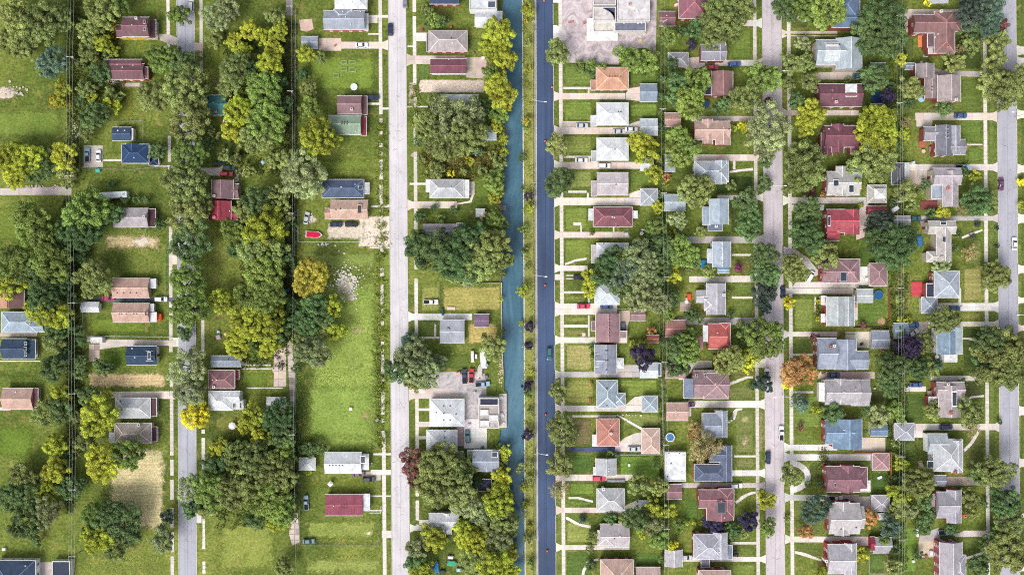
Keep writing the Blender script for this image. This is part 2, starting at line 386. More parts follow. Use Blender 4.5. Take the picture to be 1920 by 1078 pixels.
walk(316,318,6.5,425,660,'middle stretch of sidewalk left of the tree-lined street',0.05)
walk(315.5,320,6.5,680,1140,'lower stretch of sidewalk left of the tree-lined street',0.12)
walk(374,379,6,-60,160,'upper stretch of sidewalk right of the tree-lined street',0.12)
walk(376.5,378,6,600,660,'short sidewalk right of the tree-lined street near junk yard',0.1)
walk(373,379.5,6.5,805,890,'sidewalk right of the tree-lined street below the yellow tree',0.05)
walk(374,379.5,6,960,1090,'broken lowest sidewalk right of the tree-lined street',0.35)
walk(709.5,717,6.5,-60,215,'upper sidewalk left of the pale street',0.02)
walk(709.5,716,6.5,215,345,'broken overgrown sidewalk left of the pale street',0.3)
walk(709.5,716,6.5,345,465,'sidewalk by the dirt drive left of the pale street',0.08)
walk(709.5,717,6.5,465,815,'long broken sidewalk beside the big green field',0.3)
walk(709.5,718,7,815,1140,'lower sidewalk left of the pale street',0.01)
walk(773.5,780,6.5,-60,160,'upper sidewalk right of the pale street',0.03)
walk(774,780,6.5,175,270,'broken sidewalk by the big silvery tree',0.25)
walk(774,780,6.5,285,430,'sidewalk before the white house right of the pale street',0.06)
walk(774,780,6.5,480,530,'broken sidewalk below the two big canal trees',0.35)
walk(774,780,6.5,530,640,'sidewalk before the dry lawn right of the pale street',0.03)
walk(774,780.5,6.5,725,845,'sidewalk before the white hip-roofed house',0.03)
walk(774,780,6.5,915,990,'sidewalk before the white cross-gabled house',0.05)
walk(1047,1053.5,6.8,-60,1140,'long straight sidewalk right of the dark asphalt road',0.0)
walk(1411.5,1418.5,6.5,-60,1140,'long sidewalk left of the lilac-grey street',0.0)
walk(1475,1482.5,6.8,-60,1140,'long sidewalk right of the lilac-grey street',0.0)
walk(1842.5,1849.5,6.8,-60,1140,'long sidewalk left of the rightmost street',0.0)
# driveways
def drive(k,side,xe,y0,y1,colr=(228,216,204),xw=None,fl=4,**kw):
    """a driveway from the kerb of road k to x=xe, flared at the kerb"""
    ym=(y0+y1)/2; xk=road_x(k,ym,side); s=1 if side else -1
    xk+=s*0.6; xm=xk+s*9
    gapk(k,side,y0-fl,y1+fl)
    return pave('driveway',[(xk,y0-fl),(xm,y0),(xe,y0),(xe,y1),(xm,y1),(xk,y1+fl)],colr,**kw)
PALE=(238,230,222); PINK=(234,220,210); GREYC=(206,200,198); WHT=(244,241,238)
# right side of the dark road
for xe,y0,y1,c in ((1172,175,187,PINK),(1196,239,252,PINK),(1200,304,317,PINK),(1200,371,385,PALE),(1180,435,446,PINK),(1102,498,508,PALE),
    (1157,569,590,PALE),(1176,632,643,PALE),(1200,697,707,GREYC),(1203,760,771,PALE),(1186,889,901,PINK),(1165,951,961,PINK),(1180,1021,1030,PALE)):
    drive('C',1,xe,y0,y1,c)
pave('driveway',[(1066,838),(1152,837),(1152,847),(1066,847)],(84,96,128),step=6,mat='lot',gap=0.03)
pave('driveway',[(1153,846),(1153,836),(1172,820),(1190,812),(1203,810),(1203,847)],PALE)
pave('driveway',[(1173,176),(1180,166),(1200,163),(1200,190),(1173,187.5)],PINK)
pave('driveway',[(1172,238),(1188,230),(1202,226),(1202,252),(1197,252),(1197,238)],PINK)
pave('driveway',rect(1056,230,1100,238.5),(214,200,188))
pave('driveway',[(1180,370),(1180,364),(1190,359),(1200,357),(1200,370.5)],PALE)
pave('driveway',rect(1157,684,1198,696.5),GREYC)
pave('driveway',[(1172,759.5),(1190,744),(1203,742),(1203,759.5)],PALE)
pave('driveway',[(1165,962),(1165,951),(1192,938),(1197,944),(1178,962)],PINK)
pave('patio',[(1160,583),(1181,582),(1181,600),(1177,608),(1176,631),(1161,631)],(222,200,180),label='pale patio behind the mauve gabled house on the dark road')
for a in ((1056,163.5,1108,168),(1102,168,1105.5,176),(1056,357.5,1100,362),(1100.5,362,1104,371),(1055,228,1107,230),(1057,546,1102,550),(1102.5,546,1105.5,568),(1102.5,591,1105.5,631),(1057,608.5,1102,614),
          (1075,417,1090,423),(1088,423,1091,435),(1149,425,1152,435),(1057,292.5,1108,296.5),(1103,296.5,1106,304),(1066,778,1155,782),(1120,878,1123,889)):
    pave('garden_path',rect(*a),PALE,step=1.6,parts=False)
pave('garden_path',[(1059,493.5),(1080,486),(1100,483),(1100,487),(1082,490),(1060,497.5)],PALE,step=1.6,parts=False)
pave('garden_path',[(1156,778.5),(1161,778),(1206,803),(1204,807)],WHT,step=2,parts=False)
pave('garden_path',[(1066,931),(1085,931),(1112,938),(1112,942),(1084,935),(1066,935)],PALE,step=1.6,parts=False)
pave('garden_path',[(1061,969),(1064,968),(1085,980),(1108,985),(1108,990),(1084,985),(1061,973)],PALE,step=1.6,parts=False)
pave('garden_path',[(1088,1090),(1092,1068),(1102,1048),(1122,1046),(1122,1050),(1105,1053),(1097,1070),(1093,1090)],PALE,step=1.6,parts=False)
pave('garden_path',rect(1061,515.5,1082,517.5),PALE,step=3,parts=False); pave('garden_path',rect(1061,521.5,1082,523.5),PALE,step=3,parts=False)
pave('driveway',rect(1040,514,1053,525),PALE); gapk('C',1,512,527)
# left side of the lilac street
for xe,y0,y1,c in ((1392,38,50,PALE),(1340,113,124,PALE),(1296,218,228,PINK),(1300,290,302,PINK),(1345,366,375,PALE),(1283,443,456,GREYC),(1292,518,529,PALE),(1270,595,609,GREYC),(1290,751,764,WHT),(1363,881,892,WHT),(1262,905,914,GREYC),(1262,1043,1052,PALE)):
    drive('D',0,xe,y0,y1,c)
pave('driveway',[(1412,675),(1436,672),(1436,690),(1412,688)],PALE); gapk('D',0,670,692)
pave('driveway',[(1280,682),(1300,676),(1335,676),(1335,688),(1300,692),(1282,712),(1272,712)],PALE)
pave('driveway',[(1284,110),(1322,106),(1322,124),(1300,132),(1284,130)],PINK)
pave('driveway',rect(1278,752,1296,780),WHT)
pave('garden_path',[(1365,718),(1385,710),(1400,705),(1412,705),(1412,709),(1400,710),(1385,716),(1366,723)],PALE,step=1.6,parts=False)
pave('garden_path',[(1364,789),(1372,785),(1375,770),(1381,765),(1392,765),(1392,768),(1383,770),(1378,786),(1366,794)],PALE,step=1.6,parts=False)
pave('garden_path',[(1378,940),(1392,928),(1410,921),(1418,921),(1418,924),(1402,929),(1381,944)],PALE,step=1.6,parts=False)
for a in ((1376,853,1417,857),(1374,302,1379,318),(1369,517,1412,520),(1372,556,1414,560),(1369,1015,1418,1020),(1372,476,1410,480)):
    pave('garden_path',rect(*a),PALE,step=1.6,parts=False)
pave('garden_path',[(1367,321),(1385,318),(1412,315),(1412,320),(1387,322),(1368,325)],PALE,step=1.6,parts=False)
# right side of the lilac street
for xe,y0,y1,c in ((1570,59,64,PINK),(1570,67,69,PINK),(1610,207,217,PINK),(1620,370,382,PALE),(1600,541,551,PALE),(1570,622,631,PALE),(1570,833,844,WHT),(1640,851,863,WHT),(1610,927,938,GREYC),(1636,1005,1016,PALE)):
    drive('D',1,xe,y0,y1,c)
pave('driveway',[(1492,529),(1610,528),(1610,540),(1484,540)],PALE)
pave('driveway',rect(1482,384,1545,395),PALE); pave('driveway',rect(1534,697,1640,710),PINK); pave('driveway',rect(1528,136,1612,150),(214,202,194))
pave('driveway',rect(1612,370,1628,410),PALE); pave('driveway',[(1605,395),(1627,410),(1620,445),(1605,450)],(220,206,196))
pave('driveway',rect(1598,552,1608,600),PALE,label='pale patio strip behind the grey-green gabled house')
pave('driveway',rect(1585,622,1632,652),(232,222,210)); pave('driveway',rect(1600,820,1660,846),(222,208,196)); pave('driveway',rect(1600,930,1634,956),(210,202,198))
pave('driveway',rect(1610,500,1631,535),WHT); pave('driveway',rect(1595,700,1632,735),(226,212,202)); pave('driveway',rect(1606,1005,1640,1022),(220,204,196))
def arc(cx,cy,rx,ry,a0,a1,w,n=14):
    o=[];i=[]
    for k in range(n+1):
        a=math.radians(a0+(a1-a0)*k/n); o.append((cx+rx*math.cos(a),cy+ry*math.sin(a))); i.append((cx+(rx-w)*math.cos(a),cy+(ry-w)*math.sin(a)))
    return o+i[::-1]
pave('driveway',arc(1474,893,46,32,-78,78,11),WHT,label='pale semicircular driveway round an olive tree')
gapk('D',1,908,930)
pave('driveway',[(1469,462),(1492,468),(1515,484),(1532,505),(1545,503),(1545,512),(1528,518),(1518,512),(1503,492),(1488,480),(1469,476)],(216,208,204),label='curved grey driveway before the mauve house with blue skylight')
gapk('D',1,460,478)
pave('garden_path',[(1490,1032),(1510,1036),(1540,1048),(1540,1052),(1508,1042),(1490,1037)],PALE,step=1.6,parts=False)
for a in ((1487,733,1525,737),(1487,663,1530,667),(1527,557,1530,585)): pave('garden_path',rect(*a),PALE,step=1.6,parts=False)
pave('garden_path',[(1489,28),(1496,30),(1506,37),(1530,35),(1530,40),(1504,42),(1492,34)],PALE,step=1.6,parts=False)
# left side of the rightmost street
for xe,y0,y1,c in ((1716,212,226,PINK),(1700,308,320,PALE),(1712,405,414,GREYC),(1757,568,583,WHT),(1740,603,612,PALE),(1716,794,806,PALE)):
    drive('E',0,xe,y0,y1,c)
pave('driveway',[(1690,24),(1700,18),(1810,18),(1810,29),(1710,30),(1708,62),(1698,62)],PINK); pave('driveway',[(1750,128),(1770,133),(1838,134),(1838,145),(1752,142)],(204,194,190))
pave('driveway',rect(1718,226,1748,238),PINK); pave('driveway',rect(1702,320,1738,352),(222,208,192)); pave('driveway',rect(1703,603,1739,625),(204,194,192))
pave('driveway',[(1745,704),(1840,704),(1842,714),(1745,714)],PALE); pave('driveway',[(1775,893),(1812,893),(1850,905),(1850,909),(1775,910)],(224,208,190))
pave('driveway',[(1790,1002),(1808,994),(1850,994),(1850,1005),(1790,1006)],PALE); pave('driveway',rect(1695,724,1736,734),PALE)
pave('driveway',rect(1713,806,1730,820),PALE); pave('driveway',[(1724,1002),(1760,988),(1762,1012),(1722,1030)],(196,188,190)); pave('patio',rect(1722,1014,1752,1044),(226,208,186),label='tan rear patio behind the bottom house by the rightmost street')
pave('garden_path',[(1803,444),(1822,436),(1842,430),(1842,433),(1824,440),(1804,448)],PALE,step=1.6,parts=False)
pave('garden_path',[(1804,633),(1820,633),(1840,641),(1840,645),(1818,637),(1804,636)],PALE,step=1.6,parts=False)
pave('garden_path',[(1806,751),(1822,742),(1845,740),(1845,744),(1824,746),(1808,755)],PALE,step=1.6,parts=False)
pave('garden_path',[(1806,842),(1818,830),(1832,808),(1838,808),(1824,832),(1809,847)],PALE,step=1.6,parts=False)
pave('garden_path',[(1810,1044),(1846,1032),(1849,1036),(1812,1048)],PALE,step=1.6,parts=False)
for a in ((1803,56,1842,61),(1813,270,1842,273),(1797,540,1802,568)): pave('garden_path',rect(*a),PALE,step=1.6,parts=False)
for y0,y1 in ((88,103),(109,124),(208,222),(310,324),(402,418),(498,512),(558,568),(610,620),(762,778),(860,875),(962,980),(1058,1070)):
    pave('driveway',[(1905+(y0/1078)*7,y0-3),(1914,y0),(1960,y0),(1960,y1),(1914,y1),(1905+(y0/1078)*7,y1+3)],PALE); gapk('E',1,y0-3,y1+3)
# pale street, left
for xe,y0,y1,c in ((601,79,92,PINK),): drive('B',0,xe,y0,y1,c)
for a in ((688,29,728,34),(688,31,708,44),(690,63,712,66),(688,193,712,197),(716,202,730,206),(696,385,733,389),(716,384,732,387),(693,463,732,466),(700,849,733,853),(695,880,733,890),(693,928,733,931),(693,955,716,958),(716,994,735,1008)):
    pave('garden_path',rect(*a),PALE,step=1.8,parts=False)
pave('driveway',rect(684,884,714,900),(206,198,190))
# pale street, right
for xe,y0,y1,c in ((872,105,121,(222,206,196)),(857,378,391,PINK),(885,588,600,WHT),(876,729,747,PINK),(804,985,994,PALE)): drive('B',1,xe,y0,y1,c)
for a in ((780,62,800,78),(764,86,776,89),(764,199,802,202),(768,343,800,347),(786,631,824,635),(814,608,818,631),(785,765,806,770),(785,790,806,800),(786,817,800,823),(786,974,804,984)):
    pave('garden_path',rect(*a),PALE,step=1.8,parts=False)
pave('garden_path',[(857,381),(880,377),(887,361),(890,362),(884,380),(857,384)],PALE,step=1.8,parts=False)
pave('patio',rect(879,341,890,366),(214,204,200),label='pale patio behind the white house by the canal')
pave('parking_pad',[(872,108),(912,108),(912,140),(905,148),(874,146)],(222,204,192),label='pale gravelly yard behind the maroon-roofed house',step=4)
pave('parking_pad',rect(870,785,913,840),WHT,label='white concrete pad beside the canal-side building',step=4)
pave('parking_pad',rect(856,790,869.5,836),(200,178,172),label='dull pink brick yard beside the low white house')
pave('parking_pad',[(802,698),(890,696),(912,702),(912,746),(897,746),(897,784),(871,784),(871,748),(812,748),(806,728)],(196,190,192),mat='lot',label='grey asphalt yard with junk and cars near the canal',step=9,gap=0.02,parts=False)
# left part of the picture
pave('parking_pad',rect(157,273,193,314.5),(214,206,200),label='concrete parking pad with two parked vehicles by fence')
pave('lane',[(-40,354),(60,352),(134,350),(134,366),(-40,366)],(212,204,200),label='pale broken lane ending at the left power line',step=5)
pave('garden_path',rect(193,299,230,302.5),PALE,step=2,parts=False); pave('garden_path',rect(290,310,333,313),PALE,step=2,parts=False)
pave('patio',[(194,150),(215,150),(230,156),(268,156),(268,163),(225,163),(196,155)],(212,204,198),label='stepped concrete terrace below the mauve house with brick wall')
pave('driveway',[(298,64),(320,66),(334,72),(334,86),(318,84),(300,76)],(222,208,198)); gapk('A',0,68,90)
pave('driveway',[(188,734),(318,733),(318,741),(330,748),(215,745),(188,744)],PINK)
pave('driveway',[(163,630),(190,636),(330,638),(330,648),(240,648),(187,655),(187,640),(163,640)],(222,212,206))
pave('rubble_pad',rect(167,645,187,678),(220,200,192),label='cracked pinkish pad left of the lower navy house',skip=0.2,step=2,gap=0.2)
pave('driveway',rect(160,558,335,566),(110,112,128),mat='lot',step=6)
pave('driveway',[(376,315),(410,315),(418,311),(420,332),(410,330),(376,328)],(214,204,198))
pave('rubble_pad',[(513,653),(536,652),(537,725),(513,725),(514,700),(508,690),(514,682)],(226,206,194),label='cracked pale concrete pad beside the back alley',skip=0.06,step=3.2,gap=0.18)
pave('back_alley',[(538,640),(546,640),(553,700),(553,760),(545,765),(541,700)],(206,194,186),label='broken concrete back alley beside the cracked pad',skip=0.25,step=2.2,gap=0.25)
pave('back_alley',[(545,965),(558,960),(563,1015),(548,1022),(542,1000)],(222,206,196),label='broken concrete back alley near the bottom field',skip=0.25,step=2.0,gap=0.3)
pave('back_alley',rect(536,-20,549,30),(170,160,158),label='worn grey back alley at the top edge',skip=0.1,step=3)
for a in ((452,683,508,685.5),(452,690,508,692.5),(462,726,530,728.5)): pave('garden_path',rect(*a),PALE,step=3,parts=False)
pave('patio',[(561,38),(585,36),(588,55),(576,60),(564,58)],(224,196,184),label='round pinkish patio beside the blue-grey shed',skip=0.1,step=1.7)
pave('patio',rect(598,72,640,96),(232,212,200),label='pinkish slab yard below the top grey house',step=3)
pave('parking_pad',rect(70,1053,98,1140),(206,196,190),label='grey pad between the two navy roofs at the bottom left')
pave('driveway',rect(-40,624,70,631),(196,182,172)); pave('garden_path',rect(-40,676,76,678),PALE,step=3,parts=False)
pave('driveway',rect(-40,763,20,769),PALE)
pave('parking_lot',[(1054,-60),(1232,-60),(1230,96),(1205,90),(1165,98),(1160,122),(1115,120),(1065,118),(1054,76)],(206,194,198),mat='lot',label='stained lilac-grey parking lot round the white commercial building',step=14,gap=0.02,parts=False)
pave('driveway',[(1037,48),(1044,48),(1062,60),(1062,76),(1048,76),(1037,78)],WHT); gapk('C',1,46,80)
pave('driveway',[(1037,-60),(1050,-60),(1050,6),(1037,6)],WHT); gapk('C',1,-60,8)
pave('driveway',[(364.5,80),(378,82),(378,95),(364.5,96)],(222,200,190)); gapk('A',1,78,98)
pave('driveway',[(368.5,962),(378,962),(378,980),(368.5,980)],PALE); gapk('A',1,960,982)
pave('crosswalk_slab',rect(323,478,332,496),PALE,label='pale apron slab between sidewalk and tree-lined street')
pave('driveway',rect(324,633,335,650),PALE); gapk('A',0,630,652)
for k in ROADS:
    for side in (0,1):
        s=1 if side else -1; b=MB(); gs=sorted(GAPS.get((k,side),[]))
        y=-700; segs=[]
        for a,c in gs:
            if a>y: segs.append((y,a))
            y=max(y,c)
        segs.append((y,1800))
        for a,c in segs:
            if c-a<1: continue
            n=max(1,int((c-a)/60))
            for i in range(n):
                ya=a+(c-a)*i/n; yb=a+(c-a)*(i+1)/n
                b.bar((*P(road_x(k,ya,side)+s*0.5,ya),0.03),(*P(road_x(k,yb,side)+s*0.5,yb),0.03),0.22,0.2)
        nm={'A':'tree-lined grey street','B':'pale concrete street','C':'dark asphalt road','D':'lilac-grey street','E':'rightmost street'}[k]
        tag(b.obj('kerb',M['concrete'],color=pc((212,206,202))),'concrete kerb on the %s side of the %s'%('right' if side else 'left',nm),'kerb',kind='structure')
# gravel strip between verge and the dark road
b=MB()
for y0 in range(-700,1800,50):
    q=[P(1001.5+y0*0.003,y0),P(1004.8+y0*0.003,y0),P(1004.8+(y0+50)*0.003,y0+50),P(1001.5+(y0+50)*0.003,y0+50)]; prism(b,q,-0.02,0.02)
tag(b.obj('gravel_strip',M['concrete'],color=pc((176,166,158))),'narrow gravel strip between canal verge and dark road','gravel strip',kind='structure')

# ------------------------------------------------------------------ lawns, straw and bare earth lying on the ground
LV=[]
def level(x0,y0,x1,y1):     # overlapping sheets lie 4 mm apart
    used={l for a,b,c,d,l in LV if a<x1+1 and c>x0-1 and b<y1+1 and d>y0-1}
    l=1
    while l in used: l+=1
    LV.append((x0,y0,x1,y1,l)); return l
def soften(c):              # lawns in the photograph are a little greyer than pure green
    m=sum(c)/3; d=(6,3,2); return tuple(m+(v-m)*0.82+k for v,k in zip(c,d))
def patch(kind,x0,y0,x1,y1,colr,mat='lawn_patch',soft=2.5,ell=False,label=None,strength=1.0):
    z=0.004*level(x0,y0,x1,y1)
    X0,Y1=P(x0,y0); X1,Y0=P(x1,y1); nx=max(4,int((X1-X0)/1.2)); ny=max(4,int((Y1-Y0)/1.2))
    cx,cy=(X0+X1)/2,(Y0+Y1)/2; v=[];fd=[]
    for j in range(ny+1):
        for i in range(nx+1):
            u,w=i/nx,j/ny; X=X0+(X1-X0)*u; Y=Y0+(Y1-Y0)*w
            if ell:
                r=math.hypot((u-.5)*2,(w-.5)*2); d=(1-r)*min(X1-X0,Y1-Y0)/2
            else: d=min(X-X0,X1-X,Y-Y0,Y1-Y)
            v.append((X,Y,z)); fd.append(max(-0.6,min(1.2,d/soft*1.2-0.35))*strength)
    f=[(j*(nx+1)+i,j*(nx+1)+i+1,(j+1)*(nx+1)+i+1,(j+1)*(nx+1)+i) for j in range(ny) for i in range(nx)]
    o=mo(kind,v,f,M[mat],color=pc(soften(colr)),base=(cx,cy,0))
    a=o.data.attributes.new('fade','FLOAT','POINT'); a.data.foreach_set('value',fd)
    tag(o,label,kind='structure'); o['category']=kind.split('_')[-1]; PAVED.append((o,(x0+x1)/2,(y0+y1)/2,kind,label))
    return o
G1=(142,162,62); G2=(120,150,56); G3=(96,124,46); DRY=(176,168,96); STRAW=(208,184,136); SOIL=(214,196,176); DIRT=(150,128,96)
for a in ((-30,190,132,275,G2,3,0),(-30,372,100,470,(116,142,50),3,0),(-30,680,90,725,(92,122,40),3,0),(-30,775,85,880,(108,144,44),4,0),(150,320,312,395,(104,128,48),3,0),
          (215,160,255,225,(128,142,44),2,0),(200,235,275,300,(108,134,46),2,0),(160,588,280,632,(112,142,44),1.5,0),(188,655,240,690,(92,130,40),1.5,0),(380,30,425,175,(118,140,48),4,1),
          (555,500,735,880,(146,176,72),5,0),(600,600,720,760,(156,184,82),8,1),(555,280,715,340,(120,148,52),3,0),(570,95,712,180,(126,158,54),2,0),(555,455,720,520,(138,164,72),3,0),
          (555,700,720,845,(140,174,70),4,0),(560,890,712,925,(124,148,48),2,0),(565,965,714,1020,(146,166,72),2,0),(550,1022,738,1100,(152,170,78),4,0),(380,950,545,1100,(146,164,68),5,0),
          (150,1030,330,1100,(140,160,70),5,0),(450,640,515,685,(110,140,46),1.5,0),(450,695,505,728,(112,142,46),1.5,0),(450,730,540,765,(126,144,52),1.5,0),(386,760,470,830,(130,140,60),3,0),
          (788,536,826,585,(158,168,82),1,0),(786,600,822,632,(116,142,60),1,0),(800,655,890,697,(98,126,48),1.5,0),(914,690,935,745,(110,136,56),1.5,0),(780,330,800,345,(100,128,48),1,0),
          (880,300,940,380,(110,140,50),3,0),(785,395,900,420,(96,124,46),2,0),(785,0,870,60,(112,124,60),3,1),(782,120,808,150,(100,134,58),1,0),(870,66,910,100,(110,134,56),2,0),
          (838,1010,880,1078,(112,134,52),3,0),(885,885,945,900,(110,126,52),1.5,0),(980,-40,1003,1120,(156,164,80),0.8,0),(717,460,734,810,(132,158,60),1,0)):
    patch('lawn',a[0],a[1],a[2],a[3],tuple(v*0.95 for v in a[4]),soft=a[5]*2.0 if a[2]-a[0]>60 else a[5],ell=bool(a[6]))
# front and back lawns of the right half, mown
for a in ((1056,122,1112,162,(112,142,58)),(1056,169,1102,174,(118,144,60)),(1056,188,1112,228,(118,146,56)),(1178,128,1235,160,(104,134,52)),(1178,192,1235,222,(112,142,52)),
          (1056,253,1112,291,(124,142,62)),(1066,318,1112,355,(132,150,72)),(1178,320,1225,352,(112,140,56)),(1057,387,1104,434,(126,150,60)),(1057,447,1110,494,(124,148,58)),
          (1057,551,1101,568,(118,134,58)),(1057,591,1101,607,(134,142,70)),(1057,615,1101,631,(136,138,74)),(1059,644,1112,696,(160,160,92)),(1157,645,1185,682,(112,134,54)),(1059,709,1116,758,(146,156,74)),
          (1160,709,1235,745,(126,152,60)),(1166,773,1238,802,(130,146,72)),(1066,783,1112,836,(124,118,78)),(1062,849,1114,888,(82,118,50)),(1160,852,1240,900,(108,148,54)),(1066,903,1117,930,(112,144,54)),
          (1062,936,1112,950,(110,146,56)),(1060,975,1108,1020,(146,162,76)),(1060,1031,1112,1100,(88,120,50)),(1188,1033,1238,1062,(92,128,52)),(1172,905,1198,940,(112,142,56)),
          (1370,53,1411,112,(112,140,54)),(1419,53,1430,112,(108,140,60)),(1378,302,1412,316,(96,122,46)),(1340,328,1413,366,(62,86,38)),(1368,376,1385,440,(70,92,44)),(1382,456,1412,475,(104,122,52)),(1380,481,1410,516,(112,116,58)),
          (1372,530,1413,555,(106,132,54)),(1370,561,1414,594,(106,132,56)),(1370,612,1412,630,(70,92,46)),(1364,692,1415,707,(114,120,70)),(1364,722,1415,750,(118,130,68)),(1376,766,1416,852,(120,136,68)),(1376,858,1417,880,(130,138,80)),
          (1376,916,1416,920,(120,140,60)),(1280,930,1312,975,(88,126,48)),(1383,1022,1418,1042,(100,126,50)),(1335,1054,1418,1100,(118,140,60)),(1280,1054,1310,1066,(110,130,56)),(1419,765,1434,850,(138,136,86)),
          (1482,30,1518,56,(92,108,50)),(1489,70,1510,120,(80,104,46)),(1487,557,1527,620,(126,148,66)),(1487,633,1525,662,(104,132,56)),(1487,740,1540,804,(120,148,62)),(1487,812,1530,832,(108,132,54)),(1515,864,1545,900,(92,112,52)),
          (1489,940,1550,1004,(108,128,58)),(1490,1016,1545,1045,(98,118,50)),(1468,740,1482,830,(112,136,58)),(1467,400,1477,470,(96,124,46)),(1470,60,1476,120,(96,120,48)),
          (1607,460,1660,495,(84,118,46)),(1606,555,1662,612,(96,126,48)),(1630,725,1660,760,(84,98,46)),(1610,800,1632,815,(90,110,50)),(1632,882,1664,922,(74,108,46)),(1625,1036,1660,1075,(88,120,52)),
          (1690,64,1716,110,(88,110,50)),(1765,62,1842,133,(72,92,40)),(1801,145,1842,210,(102,128,52)),(1800,222,1842,270,(100,130,48)),(1812,273,1842,306,(104,134,52)),(1812,325,1842,402,(118,136,58)),(1805,447,1843,500,(114,130,62)),
          (1804,500,1843,566,(158,158,88)),(1760,584,1842,602,(140,146,70)),(1675,508,1710,592,(130,136,64)),(1803,612,1842,702,(76,100,44)),(1694,735,1735,790,(84,112,48)),(1806,714,1842,745,(88,100,54)),(1808,808,1846,880,(102,112,54)),
          (1678,826,1720,852,(88,112,48)),(1800,1005,1848,1032,(108,132,58)),(1690,985,1722,1075,(112,148,56)),(1851,0,1868,1100,(106,130,56)),(1912,-20,1960,1100,(92,114,50)),(1842,920,1868,990,(90,112,48))):
    patch('lawn',*a[:4],a[4],mat='mown_patch',soft=1.2)
for a in ((156,689,320,736,STRAW,3.5,0),(184,822,328,1010,(216,204,150),7,0),(180,424,316,484,(200,182,134),6,0),(826,532,944,588,(172,166,86),2,0),(872,600,938,650,(196,178,100),2,0)):
    patch('dry_grass',a[0],a[1],a[2],a[3],a[4],mat='mown_patch',soft=a[5],ell=bool(a[6]))
for a in ((782,146,912,178,(228,210,196),1.5,0),(840,165,905,178,(206,180,172),2,1),(912,105,925,150,(206,188,172),2,0),(1380,770,1414,800,(190,180,120),3,1),(668,400,738,468,(232,218,204),2,0),(606,410,692,456,(220,208,190),3,0),(612,500,684,574,(196,192,160),7,1),(640,540,682,572,(228,220,204),3,1),(-30,155,45,195,(206,192,176),3,1),(20,205,62,218,(190,180,120),3,1),(60,690,90,720,(150,140,80),4,1),(240,200,300,225,(140,136,64),4,1),(380,180,400,330,(132,120,76),4,1),(640,600,700,640,(176,172,110),5,1),(590,690,640,720,(178,176,104),5,1),(660,760,712,800,(172,164,96),5,1),(580,300,640,330,(164,160,90),5,1),(420,1030,470,1070,(176,166,96),6,1),(600,1040,700,1070,(178,170,104),6,1),(170,1040,300,1070,(172,164,92),6,1),(610,980,690,1010,(176,172,108),5,1),(226,434,304,474,(232,218,204),4,1),
          (762,150,785,200,(190,168,158),2,0),(766,283,782,298,(196,180,170),1.5,0),(1380,800,1412,850,(210,186,160),4,1),(1376,860,1414,878,(206,182,150),4,1),(1080,560,1100,568,DIRT,1,0),(395,490,410,560,(138,118,84),4,1),
          (390,130,425,175,(160,142,104),4,1),(395,560,425,612,(140,116,90),3,1),(668,990,716,1008,(220,206,186),2.5,1),(570,400,600,425,(206,196,180),2,1),(1075,660,1108,690,(196,186,130),4,1),(1218,60,1234,110,(180,164,150),2,0),
          (1640,590,1668,616,(186,150,116),2,1),(1735,455,1748,480,(168,124,90),1,0),(540,700,556,760,(176,160,140),2,0),(130,500,150,600,(116,110,70),3,0),(1238,700,1246,1078,(150,140,110),1.5,0),(800,255,930,330,(120,116,62),6,0)):
    patch('bare_earth',a[0],a[1],a[2],a[3],a[4],mat='soil_patch',soft=a[5],ell=bool(a[6]))
# ------------------------------------------------------------------ buildings
ORD=['','first','second','third','fourth','fifth','sixth','seventh','eighth','ninth','tenth','eleventh','twelfth','thirteenth','fourteenth','fifteenth','sixteenth','seventeenth']
ROWS=dict(W1='along the left edge',W2='left of the tree-lined street',W3='right of the tree-lined street',W4='left of the pale street',W5='between pale street and canal',
          E1='facing the dark road',E2='left of the lilac street',E3='right of the lilac street',E4='left of the rightmost street')
HOUSES=[]; OUTB=[]
# shared small meshes
vent_me=MB().box(-.5,-.5,0,.5,.5,.5).box(-.32,-.32,.5,.32,.32,.75).mesh('vent',[M['metal']])
pipe_me=MB().cyl(0,0,-0.6,1,0.5,8).mesh('vent_pipe',[M['metal']])
chim_me=MB().box(-.5,-.5,-3,.5,.5,1).box(-.58,-.58,1,.58,.58,1.12,1).box(-.2,-.2,1.12,.2,.2,1.3,2).mesh('chimney',[M['wall'],M['trim'],M['rubber']])
win_me=MB().box(-.5,-.03,-.6,.5,.06,-.5).box(-.5,-.03,.5,.5,.06,.6).box(-.5,-.03,-.5,-.42,.06,.5).box(.42,-.03,-.5,.5,.06,.5).box(-.42,-.03,-.04,.42,.05,.04).box(-.42,-.03,-.5,.42,.02,.5,1).box(-.58,-.03,-.68,.58,.12,-.6).mesh('window',[M['trim'],M['glass']])
door_me=MB().box(-.5,-.03,0,.5,.06,2.1).box(-.3,.06,1.3,.3,.07,1.9,1).box(.36,.06,1.0,.42,.13,1.06,2).mesh('door',[M['trim'],M['glass'],M['metal']])
sky_me=MB().box(-.5,-.5,0,.5,.5,.12).box(-.42,-.42,.12,.42,.42,.15,1).mesh('skylight',[M['trim'],M['glass']])
post_me=MB().box(-.5,-.5,0,.5,.5,1).mesh('post',[M['trim']])
